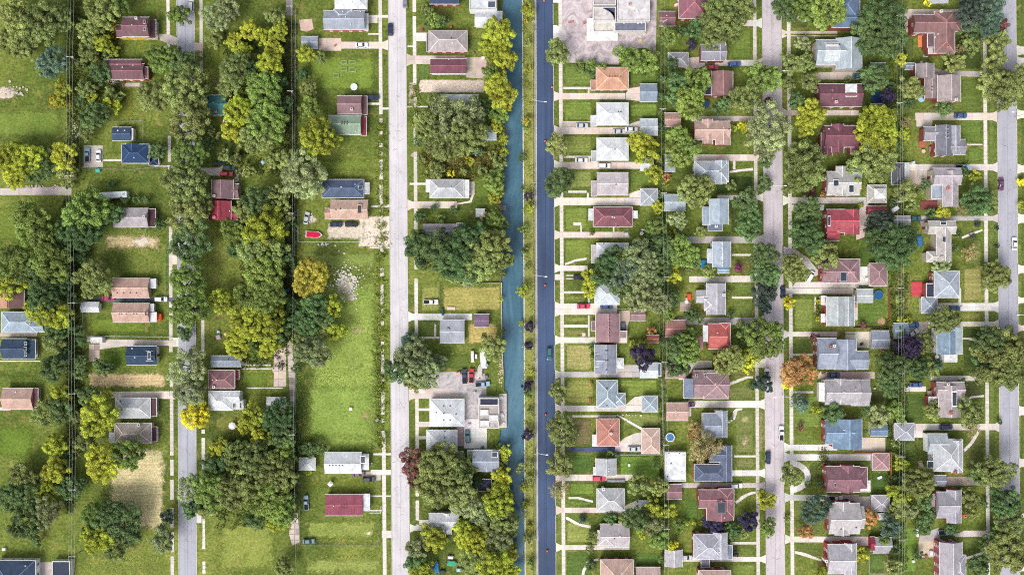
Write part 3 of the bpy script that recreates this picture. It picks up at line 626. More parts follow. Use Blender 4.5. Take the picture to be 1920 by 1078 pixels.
def roof_geom(kind,X0,Y0,X1,Y1,e,p):
    t=0.16; dx,dy=X1-X0,Y1-Y0; xm,ym=(X0+X1)/2,(Y0+Y1)/2
    bot=[(X0,Y0,e-t),(X1,Y0,e-t),(X1,Y1,e-t),(X0,Y1,e-t)]; top=[(X0,Y0,e),(X1,Y0,e),(X1,Y1,e),(X0,Y1,e)]
    side=[(0,3,2,1),(0,1,5,4),(1,2,6,5),(2,3,7,6),(3,0,4,7)]
    if kind=='flat':
        b=MB(); b.v=bot+top; b.f=side+[(4,5,6,7)]; b.m=[0]*6
        return b.v,b.f,[],lambda x,y:e
    if kind=='hip':
        w=min(dx,dy)/2; r=w*p
        if dx>=dy: a,b_=(X0+w,ym,e+r),(X1-w,ym,e+r); fs=[(4,5,9,8),(6,7,8,9),(5,6,9),(7,4,8)]
        else: a,b_=(xm,Y0+w,e+r),(xm,Y1-w,e+r); fs=[(4,5,8),(5,6,9,8),(6,7,9),(7,4,8,9)]
        if abs(dx-dy)<0.05:
            if dx>=dy: a,b_=(xm-.05,ym,e+r),(xm+.05,ym,e+r)
            else: a,b_=(xm,ym-.05,e+r),(xm,ym+.05,e+r)
        c=top
        rid=[(a,b_)]+([(c[0],a),(c[3],a),(c[1],b_),(c[2],b_)] if dx>=dy else [(c[0],a),(c[1],a),(c[2],b_),(c[3],b_)])
        return bot+top+[a,b_],side+fs,rid,lambda x,y:e+p*max(0,min(w,x-X0,X1-x,y-Y0,Y1-y))
    if kind=='gx':
        r=dy/2*p; a,b_=(X0,ym,e+r),(X1,ym,e+r)
        return bot+top+[a,b_],side+[(4,5,9,8),(6,7,8,9),(5,6,9),(7,4,8)],[(a,b_)],lambda x,y:e+p*max(0,dy/2-abs(y-ym))
    if kind=='gy':
        r=dx/2*p; a,b_=(xm,Y0,e+r),(xm,Y1,e+r)
        return bot+top+[a,b_],side+[(4,5,8),(5,6,9,8),(6,7,9),(7,4,8,9)],[(a,b_)],lambda x,y:e+p*max(0,dx/2-abs(x-xm))
    if kind in ('sl','sr','su','sd'):   # single slope, falling to the named side
        L=dx if kind in('sl','sr') else dy; r=L*p
        z={'sl':(0,r,r,0),'sr':(r,0,0,r),'su':(r,r,0,0),'sd':(0,0,r,r)}[kind]
        top=[(q[0],q[1],e+h) for q,h in zip(top,z)]
        fz={'sl':lambda x,y:e+p*(x-X0),'sr':lambda x,y:e+p*(X1-x),'su':lambda x,y:e+p*(Y1-y),'sd':lambda x,y:e+p*(y-Y0)}[kind]
        return bot+top,side+[(4,5,6,7)],[],fz
def building(name, blocks, eave=3.0, pitch=0.42, wall='brick', gut=True, cap=None, chim=(), vents=(), pipes=(), sky=(), caph=0.07, storeys=None, par=None, win=True, ridge=True, winc=(225,225,222), posts=True):
    """blocks: (kind,x0,y0,x1,y1,colour[,eave[,pitch]]) in photo pixels at eave height; kind starts with 'p' for an open porch roof"""
    k0=blocks[0]; cx,cy=(k0[1]+k0[3])/2,(k0[2]+k0[4])/2
    X,Y=P(cx,cy,eave); root=empty(name,X,Y,0)
    fz=[]; first=True; east = X<0; south = Y>0
    for bi,bk in enumerate(blocks):
        kind,x0,y0,x1,y1,colr=bk[:6]; e=(bk[6] if len(bk)>6 and bk[6] else eave)+0.03*bi; p=(bk[7] if len(bk)>7 else pitch)
        porch=kind[0]=='p'
        kd=kind[1:] if porch else kind
        if porch and not(len(bk)>6 and bk[6]): e=2.55+0.03*bi; p=bk[7] if len(bk)>7 else 0.1
        X0,Y1=P(x0,y0,e); X1,Y0=P(x1,y1,e)
        v,f,rid,z=roof_geom(kd,X0,Y0,X1,Y1,e,p); fz.append((X0,Y0,X1,Y1,z))
        rc=PAL[colr] if isinstance(colr,str) else colr; mm=sum(rc)/3; sat=0.72 if rc[0]>=rc[2] else 0.9; dk=0.90 if mm<212 else 0.96; col=pc(tuple((mm+(v-mm)*sat)*dk for v in rc)); mat=M['membrane'] if kd=='flat' else M['shingle']
        ro=mo('porch_roof' if porch else 'roof',v,f,mat,root,col)
        if rid and ridge:
            b=MB()
            for a,q in rid: b.bar((a[0],a[1],a[2]+0.02),(q[0],q[1],q[2]+0.02),0.30,caph)
            cc=cap or tuple(min(235,c*1.12+10) for c in (PAL[colr] if isinstance(colr,str) else colr))
            b.obj('ridge_cap',M['shingle'],ro,pc(cc))
        if gut and not (kd=='flat' and not porch):
            b=MB(); g=0.15; za,zb=e-0.17,e-0.01
            gc=pc((226,226,226) if gut is True else gut)
            if kd=='gx':
                MB().box(X0-g,Y0-g,za,X1+g,Y0+0.02,zb).obj('gutter',M['trim'],ro,gc); MB().box(X0-g,Y1-0.02,za,X1+g,Y1+g,zb).obj('gutter',M['trim'],ro,gc)
            elif kd=='gy':
                MB().box(X0-g,Y0-g,za,X0+0.02,Y1+g,zb).obj('gutter',M['trim'],ro,gc); MB().box(X1-0.02,Y0-g,za,X1+g,Y1+g,zb).obj('gutter',M['trim'],ro,gc)
            else:
                o_=[(X0-g,Y0-g),(X1+g,Y0-g),(X1+g,Y1+g),(X0-g,Y1+g)]; i_=[(X0+.02,Y0+.02),(X1-.02,Y0+.02),(X1-.02,Y1-.02),(X0+.02,Y1-.02)]
                b.v=[(x,y,za) for x,y in o_]+[(x,y,zb) for x,y in o_]+[(x,y,zb) for x,y in i_]+[(x,y,za) for x,y in i_]
                for q in range(4):
                    r_=(q+1)%4; b.f+=[(q,r_,4+r_,4+q),(4+q,4+r_,8+r_,8+q),(8+q,8+r_,12+r_,12+q)]
                b.m=[0]*12; b.obj('gutter',M['trim'],ro,gc)
        if kd=='flat' and not porch:
            b=MB(); g=0.3; h=par or 0.35
            b.box(X0,Y0,e,X1,Y0+g,e+h).box(X0,Y1-g,e,X1,Y1,e+h).box(X0,Y0+g,e,X0+g,Y1-g,e+h).box(X1-g,Y0+g,e,X1,Y1-g,e+h)
            b.obj('parapet',M['wall'],root,pc((218,216,214)))
        if porch:
            b=MB(); b.box(X0+.2,Y0+.2,0,X1-.2,Y1-.2,0.4); b.obj('porch_floor',M['concrete'],root,pc((190,182,176)))
            if posts:
                for qx,qy in ((X0+.35,Y0+.35),(X1-.35,Y0+.35),(X0+.35,Y1-.35),(X1-.35,Y1-.35)): io('porch_post',post_me,(qx,qy,0.4),root,pc((230,228,224)),(0.18,0.18,e-0.6))
        else:
            i=0.35 if kd!='flat' else 0.02
            a0,b0,a1,b1=X0+i,Y0+i,X1-i,Y1-i
            b=MB(); wc=pc(wall)
            top=e-0.17 if kd!='flat' else e-0.16
            if kd in ('gx','gy'):
                if kd=='gx':
                    r=(Y1-Y0)/2*p; ym=(b0+b1)/2; zt=e+r-0.22-0.02
                    b.add([(a0,b0,0),(a1,b0,0),(a1,b1,0),(a0,b1,0),(a0,b0,top),(a1,b0,top),(a1,b1,top),(a0,b1,top),(a0,ym,zt),(a1,ym,zt)],[(0,1,5,4),(1,2,6,9,5),(2,3,7,6),(3,0,4,8,7),(4,5,9,8),(6,7,8,9)])
                else:
                    r=(X1-X0)/2*p; xm=(a0+a1)/2; zt=e+r-0.24
                    b.add([(a0,b0,0),(a1,b0,0),(a1,b1,0),(a0,b1,0),(a0,b0,top),(a1,b0,top),(a1,b1,top),(a0,b1,top),(xm,b0,zt),(xm,b1,zt)],[(0,1,5,8,4),(1,2,6,5),(2,3,7,9,6),(3,0,4,7),(5,6,9,8),(7,4,8,9)])
            else: b.box(a0,b0,0,a1,b1,top)
            wo_=b.obj('wall',M['wall'],root,wc)
            if win and first:
                lev=[1.55]+([4.1] if e>4.6 else [])
                tc=pc(winc)
                yy=b0 if south else b1; rot=math.pi if south else 0.0
                for zz in lev:
                    n=max(2,int((a1-a0)/3.2))
                    for q in range(n): io('window',win_me,(a0+(a1-a0)*(q+.5)/n,yy,zz),root,tc,(1.1,1,1.1),rot)
                    xx=a1 if east else a0; n=max(1,int((b1-b0)/3.5))
                    for q in range(n):
                        if q==0 and zz<2: io('door',door_me,(xx,b0+(b1-b0)*(q+.5)/n,0.15),root,pc((150,60,50)),(1,1,1),-math.pi/2 if east else math.pi/2)
                        else: io('window',win_me,(xx,b0+(b1-b0)*(q+.5)/n,zz),root,tc,(1.1,1,1.1),-math.pi/2 if east else math.pi/2)
                first=False
    def rz(X,Y): 
        zz=[z(X,Y) for a,b,c,d,z in fz if a<=X<=c and b<=Y<=d]
        return max(zz) if zz else eave
    def on(px,py):
        z=eave+1
        for _ in range(4): X,Y=P(px,py,z); z=rz(X,Y)
        return X,Y,z
    for q in chim:
        X,Y,z=on(*q[:2]); c=q[2] if len(q)>2 else (156,92,80); io('chimney',chim_me,(X,Y,z),root,pc(c),(0.85,0.85,0.9))
    for q in vents:
        X,Y,z=on(*q[:2]); c=q[2] if len(q)>2 else (70,70,76); io('roof_vent',vent_me,(X,Y,z-0.1),root,pc(c),(0.45,0.45,0.5))
    for q in pipes:
        X,Y,z=on(*q[:2]); io('vent_pipe',pipe_me,(X,Y,z),root,pc((232,232,232)),(0.4,0.4,0.4))
    for q in sky:
        x0,y0,x1,y1=q[:4]; X,Y,z=on((x0+x1)/2,(y0+y1)/2); zs=max(on(a,b)[2] for a in (x0,x1) for b in (y0,y1)); 
        o=io('skylight',sky_me,(X,Y,max(z,zs)-0.02),root,pc(q[4]) if len(q)>4 else pc('white'),((x1-x0)*S,(y1-y0)*S,1.0))
    return root,cx,cy
def house(row,look,blocks,**k):
    r,cx,cy=building('house',blocks,**k); HOUSES.append([row,look,r,cx,cy]); return r
def outb(kind,look,blocks,**k):
    k.setdefault('win',False); k.setdefault('eave',2.5); k.setdefault('wall',(214,210,204)); k.setdefault('pitch',0.35)
    r,cx,cy=building(kind,blocks,**k); OUTB.append([kind,look,r,cx,cy]); return r
TWO=5.2
def vl(xs,y,c=(70,70,76)): return [(x,y,c) for x in xs]
# --- along the left edge
house('W1','half orange half mauve roofed house',[('gy',-2,544,45,578,'brown'),('sl',-3,544.5,19,577.5,(226,160,124),3.3,0.42)],wall='stone')
house('W1','pale blue-roofed house with red rear porch',[('hip',3,585,70,623,'lblue'),('gx',55,603,82,621,'lblue'),('pflat',70,613,83,622,'burg')],wall='white',pipes=[(35,605),(57,607)])
house('W1','navy-roofed house with white-railed navy deck',[('gx',4,635,50,672,'navy'),('psr',50,637,66,672,(60,88,112))],wall='white',vents=[(22,640),(30,655)],sky=[(49,640,54,647,'white'),(49,650,54,657,'white'),(49,660,54,667,'white')])
house('W1','salmon gable-roofed house with maroon rear porch',[('gx',5,728,62,767,'salmon'),('psr',62,728,71,763,'maroon')],wall='stone',pipes=[(30,735)])
house('W1','navy-roofed house with white zigzag trim',[('hip',-12,1050,66,1110,'navy')],wall='white',gut=(236,236,240),eave=4.0,vents=[(48,1060,(230,230,230))],cap=(120,140,170))
outb('garage','flat navy-roofed garage',[('flat',98,1051,132,1110,(40,56,86))],par=0.25,wall='white')
outb('carport','dark blue low carport',[('gx',102,660,130,677,(66,98,122))])
# --- left of the tree-lined street
house('W2','mauve-roofed house with bright yellow walls',[('gx',230,33,279,69,'mauve'),('gx',219,48,236,71,'mauve',4.0),('psr',279,38,292,72,(112,70,84),3.0)],eave=TWO,wall='yellow',pipes=[(248,48)],chim=[(257,36,(220,214,208))],sky=[(275,43,279,50,'white'),(275,57,279,63,'white')])
house('W2','mauve-roofed house with red brick walls',[('gx',208,120,270,149,'mauve'),('gx',197,112,266,132,'mauve',3.8),('hip',258,126,277,148,'mauve',3.6)],eave=4.2,wall=(168,84,68),pipes=[(230,127)],vents=[(220,122,(200,190,190)),(250,123,(200,190,190))])
outb('garage','navy gable-roofed garage with white gable end',[('gx',211,239,246,264,(76,98,132)),('flat',243,241,250,263,'white',2.4)],par=0.08,vents=[(221,245,(235,235,235)),(234,245,(235,235,235))])
house('W2','navy blue-roofed house with jutting porch',[('hip',228,271,279,306,(54,82,124)),('gy',236,270,262,292,(54,82,124)),('phip',279,290,297,310,(40,58,86))],wall='white',eave=4.0,pipes=[(252,296)],vents=[(278,295,(235,235,235))],cap=(78,106,146))
house('W2','lilac-grey roofed house with maroon side porch',[('gx',213,391,278,426,(196,186,194)),('pflat',278,392,291,425,(92,44,56))],wall='cream',vents=[(226,412)],chim=[(272,407,(206,200,196))])
house('W2','salmon-roofed house with white front porch',[('gx',211,522,280,558,'salmon'),('psr',280,523,292,540,'wgrey')],wall='stone',vents=vl((220,232,244,256),549))
house('W2','salmon-roofed house with white awning beside orange tarp',[('gx',212,569,280,604,'salmon'),('psr',280,570,288,583,'wgrey'),('pflat',281,586,293,603,'white')],wall='stone',vents=vl((224,228,237,251,256),588),sky=[(272,582,275,592,'salmon')])
outb('garage','pale blue-grey gabled garage',[('gx',152,567,186,585,'wgrey')],wall='white')
outb('shed','small white flat shed',[('flat',170,632,192,643,'white')],par=0.06)
house('W2','navy-roofed house with white dormer window',[('gx',238,649,293,684,(62,84,112)),('gx',274,658,286,676,(74,96,124),4.4)],wall='white',eave=3.6,vents=[(248,653,(230,230,230)),(253,670,(220,220,220))],sky=[(277,660,283,674,'white')])
house('W2','light grey hip-roofed house with maroon porch',[('hip',217,746,282,783,'lgrey'),('pflat',282,746,293,780,(104,54,72))],wall='white',vents=[(226,752),(229,768)],gut=(236,240,244))
house('W2','tan hip-roofed house with light rear extension',[('hip',215,793,284,830,'tan'),('sl',205,811,216,829,'wgrey',2.6,0.1),('psr',284,800,294,827,(84,48,70))],wall='cream',chim=[(262,796,(206,190,180))])
# --- right of the tree-lined street
house('W3','teal-roofed house among trees',[('gx',393,179,426,216,'teal'),('psl',387,181,394,215,(60,120,128))],wall='white',vents=[(410,195),(400,193,(220,220,220)),(418,194)],chim=[(406,210,(196,110,96))])
house('W3','dull mauve gable-roofed house',[('gy',397,338,437,373,(150,116,124)),('gx',425,345,448,373,(150,116,124),3.6)],eave=4.6,wall='stone',chim=[(403,368,(222,196,188))],cap=(170,136,142))
house('W3','red-roofed house',[('gy',391,377,433,413,(190,62,82)),('gx',425,393,446,412,(190,62,82),3.6)],eave=4.6,wall='brick',chim=[(403,408,(226,170,160))],pipes=[(431,396)],vents=[(413,y,(110,40,52)) for y in (381,386,391,396,401,406)])
house('W3','blue-grey hip-roofed house behind trees',[('gx',396,667,452,687,(150,166,182))],wall='white',eave=4.4,vents=[(428,674)],cap=(182,190,200))
house('W3','mauve hip-roofed house with red rear porch',[('hip',391,694,440,728,(160,112,118)),('psr',439,694,448,711,'red')],eave=4.4,wall='brick',pipes=[(399,712),(407,712)],chim=[(402,725,(230,226,222))])
house('W3','white hip-roofed house with white rear annex',[('hip',391,733,436,769,'wgrey'),('gx',420,733,450,755,'wgrey'),('flat',435,750,457,768,'white',3.0)],eave=4.4,wall='white',par=0.1,sky=[(452,754,455,764,'slate')])
outb('garage','white-roofed back garage',[('gx',500,745,535,765,'wgrey')],wall='white')
# --- left of the pale street
house('W4','white-roofed house cut by the top edge',[('hip',628,-34,688,17,'wgrey')],wall='white',eave=4.5,pipes=[(660,5)])
house('W4','blue-grey gable-roofed house with red side wall',[('gx',607,21,684,56,(176,184,200)),('hip',626,18,660,40,(176,184,200)),('psr',684,26,690,58,'wgrey')],wall=(196,96,86),eave=4.2,pipes=[(643,23),(660,22),(676,23),(648,33),(658,47)])
outb('shed','blue-grey flat-roofed shed',[('gx',565,69,596,91,(176,186,202))],pitch=0.15)
house('W4','dull mauve house with red front porch',[('gx',633,180,678,214,(168,128,134)),('psr',677,181,688,215,(140,90,96))],wall='brick',eave=4.0,chim=[(660,206,(210,196,192))])
house('W4','sage green-roofed house with red front porch',[('gx',616,217,677,252,'green'),('psr',677,219,687,254,(176,60,80))],wall='white',eave=4.0,vents=[(x,y) for x in (641,646,651) for y in (229,233)],pipes=[(667,247)])
house('W4','blotchy navy-roofed house',[('hip',604,337,682,371,(96,112,142)),('pflat',682,343,692,364,'lgrey')],wall='white',vents=[(666,346,(160,190,220)),(672,350,(160,190,220)),(640,351,(235,235,235))],sky=[(672,348,680,356,'lblue')])
house('W4','peach-roofed house',[('gx',620,376,690,411,'peach'),('gx',609,391,624,410,(226,170,150),2.6)],wall='cream',vents=[(630,393),(638,392)],sky=[(670,384,678,401,'peach')])
house('W4','white-grey gabled house with dark porch skylight',[('gx',609,848,678,887,'wgrey'),('psr',678,851,691,880,'white')],wall='white',eave=3.4,sky=[(678,852,687,866,'white')],vents=vl((618,624,630,636,642),872))
house('W4','flat red-roofed house with white porch',[('gx',610,927,680,966,(178,82,104)),('pflat',680,926,693,957,'wgrey')],pitch=0.12,wall='stone',pipes=[(626,948)],vents=[(x,y,(120,50,66)) for x in (640,645,650) for y in (947,952)])
outb('canopy_shed','white star-shaped hip-roofed shed',[('hip',561,858,591,881,'wgrey')],wall='white')
# --- between pale street and canal
house('W5','navy-roofed house with red brick wall at top edge',[('gx',806,-22,861,8,(70,88,122))],wall=(176,86,80),eave=4.0)
house('W5','cluttered grey-roofed boathouse',[('gx',890,22,942,50,'wgrey'),('flat',880,-12,932,20,'wgrey',4.0),('flat',914,2,930,16,(84,104,138),4.6)],wall='white',eave=3.0)
house('W5','taupe-roofed house with brick side wall',[('hip',804,58,876,97,(196,184,186)),('pflat',800,63,806,97,(110,110,122))],wall=(186,92,86),eave=3.4,vents=[(846,72),(848,81,(230,230,230))],gut=(200,194,196))
house('W5','maroon low-gabled house with white side wall',[('gx',807,111,874,138,(150,86,104))],wall='white',eave=3.6,pitch=0.3,chim=[],pipes=[(842,112)])
house('W5','white-roofed house half hidden by the silvery tree',[('gx',810,178,897,201,'wgrey')],wall='white',pitch=0.25)
outb('boathouse','pale blue-grey boathouse',[('gx',897,238,931,263,(186,200,212))])
house('W5','white hip-roofed house with white porches',[('hip',806,337,869,371,'lgrey'),('pflat',799,337,807,360,'white'),('pflat',868,338,879,371,'white')],wall='white',pipes=[(845,352)])
outb('shed','tiny white canal shed',[('gx',892,392,909,406,'wgrey')])
house('W5','flat lilac-grey house under the big trees',[('gx',793,421,860,446,(196,188,198)),('flat',856,418,872,442,(110,118,140),2.9)],wall='stone',pitch=0.15)
house('W5','square blue-grey roofed house by dry lawn',[('gx',825,600,871,643,(190,196,210))],pitch=0.18,wall='white',vents=[(840,614,(60,60,66)),(843,616,(60,60,66))])
outb('shed','dull purple flat shed',[('gx',889,589,917,613,(140,116,146))],pitch=0.12,wall=(190,180,184))
house('W5','bright white hip-roofed house',[('hip',806,748,870,799,(230,236,242))],wall='white',vents=[(832,761),(844,761),(818,773),(832,775),(855,776),(832,787),(844,787)],gut=(240,240,244))
house('W5','canal-side building with white flat roof sections',[('flat',897,745,936,803,(206,194,188)),('flat',899,746,935,760,(48,56,84),4.1),('flat',900,768,916,779,'white',4.0),('flat',917,778,934,791,'white',4.0),('flat',900,788,917,800,'white',4.0)],wall='white',eave=3.6,par=0.12)
house('W5','low white-roofed house with knobbly ridge',[('hip',800,806,857,844,'wgrey'),('gx',806,814,852,838,'wgrey',3.1)],wall='white',vents=[(834,808),(834,820),(834,827)])
house('W5','blue-grey canal house with white balcony',[('gx',886,844,936,883,(176,186,204)),('gy',905,860,921,884,(176,186,204)),('flat',876,845,886,870,'wgrey',2.6)],wall='white',eave=4.0,par=0.1,sky=[(922,846,933,857,'white')])
outb('gazebo','dark square hip-roofed gazebo',[('hip',896,898,921,920,(70,74,92))],wall=(120,110,100),vents=[(913,917,(230,230,230))])
house('W5','white cross-gabled house',[('gx',804,962,861,990,(226,230,238)),('gy',831,962,846,1001,(226,230,238)),('hip',806,966,832,988,(232,236,244),3.8)],wall='white',eave=4.0,vents=[(831,984),(836,994)],pipes=[(842,966)])
# --- commercial building on the parking lot
r,cx,cy=building('commercial_building',[('flat',1157,-40,1218,41,(226,222,226)),('flat',1112,-40,1155,11,(206,196,200)),('flat',1112,14,1155,41,(222,212,212)),('flat',1112,42,1152,61,(226,218,206),4.0),('flat',1152,42,1211,60,(132,136,160),4.2)],eave=4.6,wall=(226,222,220),par=0.4,win=False,chim=[(1180,10,(206,170,160))],vents=[(1190,22,(220,160,150)),(1170,44,(235,235,235)),(1196,44,(235,235,235)),(1203,44,(235,235,235))])
tag(r,'white flat-roofed commercial building on the stained parking lot','building')
b=MB(); x0,y1=P(1100,35,3.2); x1,y0=P(1112,77,3.2); x2,_=P(1158,0,3.2); _,yb=P(0,62,3.2)
b.box(x0,y0,2.9,x1,y1,3.2).box(x1,y0,2.9,x2,yb,3.2); b.obj('canopy',M['membrane'],r,pc((246,246,246)))
for q in ((1104,40),(1104,72),(1150,72),(1128,72)):
    X,Y=P(*q,1.5); io('canopy_post',post_me,(X,Y,0),r,pc('white'),(0.25,0.25,2.9))
b=MB()
for i in range(6): X,Y=P(1131+i*3.6,16+i*1.5,4.75); X2,Y2=P(1153,16+i*4.2,4.75); b.bar((X,Y,4.75),(X2,Y2,4.75),0.55,0.18)
b.obj('louvre',M['metal'],r,pc((62,72,96)))
outb('garage','small maroon garage by the parking lot',[('gx',1236,22,1266,49,(166,112,122))],wall='white',pipes=[(1250,30),(1250,38)])
outb('garage','grey garage right of the parking lot',[('hip',1253,99,1290,126,(168,168,176))])
# --- facing the dark road
house('E1','orange-roofed brick house',[('hip',1118,127,1178,169,(244,172,138)),('pflat',1108,151,1119,169,(232,150,118),2.6)],wall=(168,84,66),vents=vl((1143,1148,1153,1158,1163),144,(160,90,70)),pitch=0.22)
outb('garage','blue-grey gabled garage',[('gx',1200,158,1232,191,(158,174,196))],wall='white')
house('E1','white-roofed brick house with two roof pipes',[('hip',1119,193,1178,235,'wgrey'),('pflat',1108,217,1119,237,'wgrey')],wall=(178,110,96),vents=[(1160,210,(60,60,60)),(1164,210,(60,60,60))],pitch=0.25)
outb('garage','pale blue-white garage',[('gx',1200,223,1233,254,(216,226,236))])
house('E1','white-roofed brick house with one roof vent',[('hip',1119,259,1178,301,(222,226,232)),('pflat',1109,283,1119,303,'lgrey')],wall=(170,90,76),vents=[(1153,280)],pitch=0.25)
outb('garage','pale tree-covered garage',[('gx',1200,296,1225,320,'wgrey')])
house('E1','pinkish-white roofed house',[('gx',1119,324,1178,366,'pinkg'),('pflat',1109,340,1119,368,(206,192,198))],wall=(196,150,136),vents=[(1155,346)],pitch=0.2)
outb('garage','grey-roofed square garage',[('hip',1201,354,1233,385,(188,194,206))],wall='white')
house('E1','maroon hip-roofed house with white porches',[('hip',1113,388,1186,425,(158,92,106)),('gy',1148,405,1161,425,(158,92,106)),('pflat',1104,392,1114,413,'wgrey'),('pflat',1187,396,1195,409,'wgrey')],wall='white',vents=[(1148,407,(235,235,235)),(1152,408,(235,235,235))],cap=(190,126,138))
house('E1','white-grey hip-roofed house beside big tree',[('hip',1119,456,1178,494,(214,220,230)),('pflat',1109,460,1120,493,'pinkg')],wall='brick',cap=(244,246,250),vents=[(1132,457,(120,130,140))])
house('E1','pale roofed house mostly covered by tree',[('hip',1115,530,1161,571,(206,218,228))],wall='white')
house('E1','mauve gabled house with row of ridge vents',[('gy',1117,588,1162,641,(178,134,142)),('pflat',1109,603,1118,620,(160,120,128)),('flat',1161,620,1176,635,(190,148,150),2.6)],wall='brick',vents=[(1142,y,(96,64,72)) for y in (593,599,605,611,618,624,630)],pitch=0.35,par=0.1)
outb('shed','mauve gabled shed',[('gx',1182,580,1210,601,(178,140,148))])
outb('shed','small red-brown shed',[('gx',1213,628,1235,642,(198,110,92))],wall='brick')
outb('garage','salmon-red garage behind tree',[('gx',1247,600,1285,632,(206,138,126))],wall='brick')
house('E1','blue-grey house with stepped roof',[('gy',1115,646,1156,700,(162,168,186)),('gx',1116,664,1140,688,(170,176,194),3.6)],wall='white',vents=[(1136,657),(1139,657),(1136,676),(1139,676),(1137,693)],pipes=[(1134,701)])
outb('gazebo','small white square gazebo',[('hip',1154,672,1169,690,'wgrey')],gut=(240,240,240))
outb('garage','blue-white garage under purple tree',[('gx',1200,680,1233,708,(212,224,234)),('flat',1233,680,1240,706,(80,108,148),2.2)],par=0.08)
outb('garage','rose-roofed back garage',[('gx',1247,682,1285,709,(196,150,146))],wall='brick')
house('E1','blue-grey hip-roofed house with pale ridges',[('hip',1119,713,1158,764,(168,188,204)),('hip',1150,737,1172,760,(160,182,200),2.8)],wall='brick',cap=(230,234,238),vents=[(1138,728),(1138,760)])
outb('garage','pale blue-grey hip garage',[('hip',1204,742,1233,772,(178,194,208))],wall='white')
outb('garage','salmon gabled garage with two pipes',[('gx',1249,755,1290,788,(226,178,164))],pipes=[(1267,770),(1267,774)],wall='brick')
house('E1','orange-red hip-roofed house',[('hip',1119,785,1161,836,(222,142,124)),('pflat',1111,815,1120,836,'white')],wall='brick',chim=[(1145,812,(236,220,212))],pipes=[(1144,797)],pitch=0.3)
outb('garage','large peach hip garage',[('hip',1203,803,1237,850,(232,190,174))],wall='brick')
house('E1','small pale grey gabled house',[('gy',1117,859,1155,891,(202,208,214)),('pflat',1113,876,1119,890,'wgrey')],wall='white',pipes=[(1141,878),(1141,883)],cap=(226,228,232))
house('E1','weathered white hip-roofed house',[('hip',1119,916,1171,957,(204,206,212))],wall='white',chim=[(1131,916,(236,236,236))])
outb('garage','small white tree-covered garage',[('gx',1197,938,1217,956,(224,230,240))])
house('E1','taupe hip-roofed house with bay front',[('gx',1125,982,1180,1025,(206,196,202)),('hip',1121,994,1150,1022,(206,196,202),3.4)],wall='brick',vents=[(1152,1009),(1162,1005,(235,235,235)),(1155,1023,(235,235,235))])
house('E1','salmon-roofed brick house cut by the bottom edge',[('hip',1126,1049,1188,1100,(226,182,164))],wall=(150,66,70),eave=4.0)
outb('garage','pink garage at the bottom edge',[('gx',1192,1063,1238,1105,(226,190,184))])
outb('garage','pale lilac gabled garage',[('gy',1247,1030,1279,1062,(206,204,214))])
outb('flat_building','white flat-roofed back building',[('flat',1247,847,1286,902,(240,244,250))],eave=3.2,par=0.25,vents=[(1254,849),(1258,868),(1274,849),(1252,893)])
outb('garage','mauve back garage below white flat roof',[('gx',1250,908,1278,935,(170,122,132))])
outb('garage','blue-white back garage',[('gx',1245,365,1285,395,(188,204,222))])
outb('shed','lilac-grey back shed by drive',[('gx',1246,290,1266,322,(178,186,204))])
outb('garage','salmon gabled back garage',[('gx',1246,212,1276,238,(218,166,152))])
# --- left of the lilac street
house('E2','maroon-roofed house at the top edge',[('hip',1273,-20,1327,35,(170,104,120))],wall='brick',eave=4.5)
house('E2','slate hip-roofed house by two parked cars',[('gx',1314,84,1362,114,(168,166,180)),('gy',1340,76,1360,114,(168,166,180),4.6)],wall='brick',eave=4.4,pipes=[(1355,75)])
house('E2','brown gabled house with dark rear section',[('gy',1334,134,1374,180,(166,118,118)),('flat',1321,155,1336,179,(56,64,92),3.0)],wall='brick',eave=4.6,par=0.1)
house('E2','salmon cross-gabled house',[('gx',1302,228,1369,262,(222,178,164)),('gy',1317,224,1336,270,(222,178,164),4.8),('gy',1342,240,1369,272,(222,178,164),4.6)],wall='brick',eave=4.6,vents=[(1333,253,(200,150,140)),(1367,243)])
house('E2','pale blue-grey house with hipped front',[('hip',1302,303,1366,341,(190,200,214)),('gy',1342,301,1362,345,(190,200,214),4.6)],wall='white',eave=4.4,vents=[(1350,322),(1298,322,(60,66,90))])
house('E2','light blue gabled house with rear deck',[('gy',1331,373,1366,421,(186,204,222)),('sl',1318,388,1332,422,(166,188,208),3.4,0.2),('pflat',1328,420,1354,433,(120,134,166),3.0)],wall='white',eave=TWO,chim=[(1342,425,(240,240,240))],cap=(150,168,190))
house('E2','light blue gabled house with blue annex',[('gy',1336,453,1370,501,(184,198,216)),('sl',1327,467,1337,493,(206,214,228),3.4,0.2),('gx',1345,500,1367,512,(150,178,206),3.4)],wall='white',eave=TWO,pipes=[(1353,456),(1353,465),(1353,482),(1354,491)])
house('E2','grey house with square dormer',[('gy',1325,531,1360,590,(196,194,206)),('gx',1305,545,1335,567,(206,204,212),4.4),('hip',1321,560,1344,582,(202,198,210),5.6,0.15)],wall='stone',eave=TWO,chim=[(1356,553,(226,226,226))])
house('E2','coral red-roofed house with white rear porch',[('gx',1328,607,1362,654,(230,104,98)),('hip',1350,606,1369,652,(230,104,98)),('psl',1319,610,1330,640,'white',3.0)],wall='brick',eave=TWO,pipes=[(1345,624)],cap=(240,160,150))
house('E2','mauve house with blue-grey rear lean-to',[('gx',1300,695,1366,746,(172,138,146)),('hip',1319,700,1366,747,(180,144,150),5.6),('sl',1282,710,1301,746,(142,158,188),3.0,0.15)],wall='brick',eave=TWO,pipes=[(1342,719)],sky=[(1304,701,1308,706,'white'),(1320,701,1324,706,'white')])
house('E2','blue-grey house with cut-out front corner',[('gx',1319,775,1350,820,(164,176,194)),('gy',1343,770,1363,820,(172,182,200))],wall='white',eave=TWO)
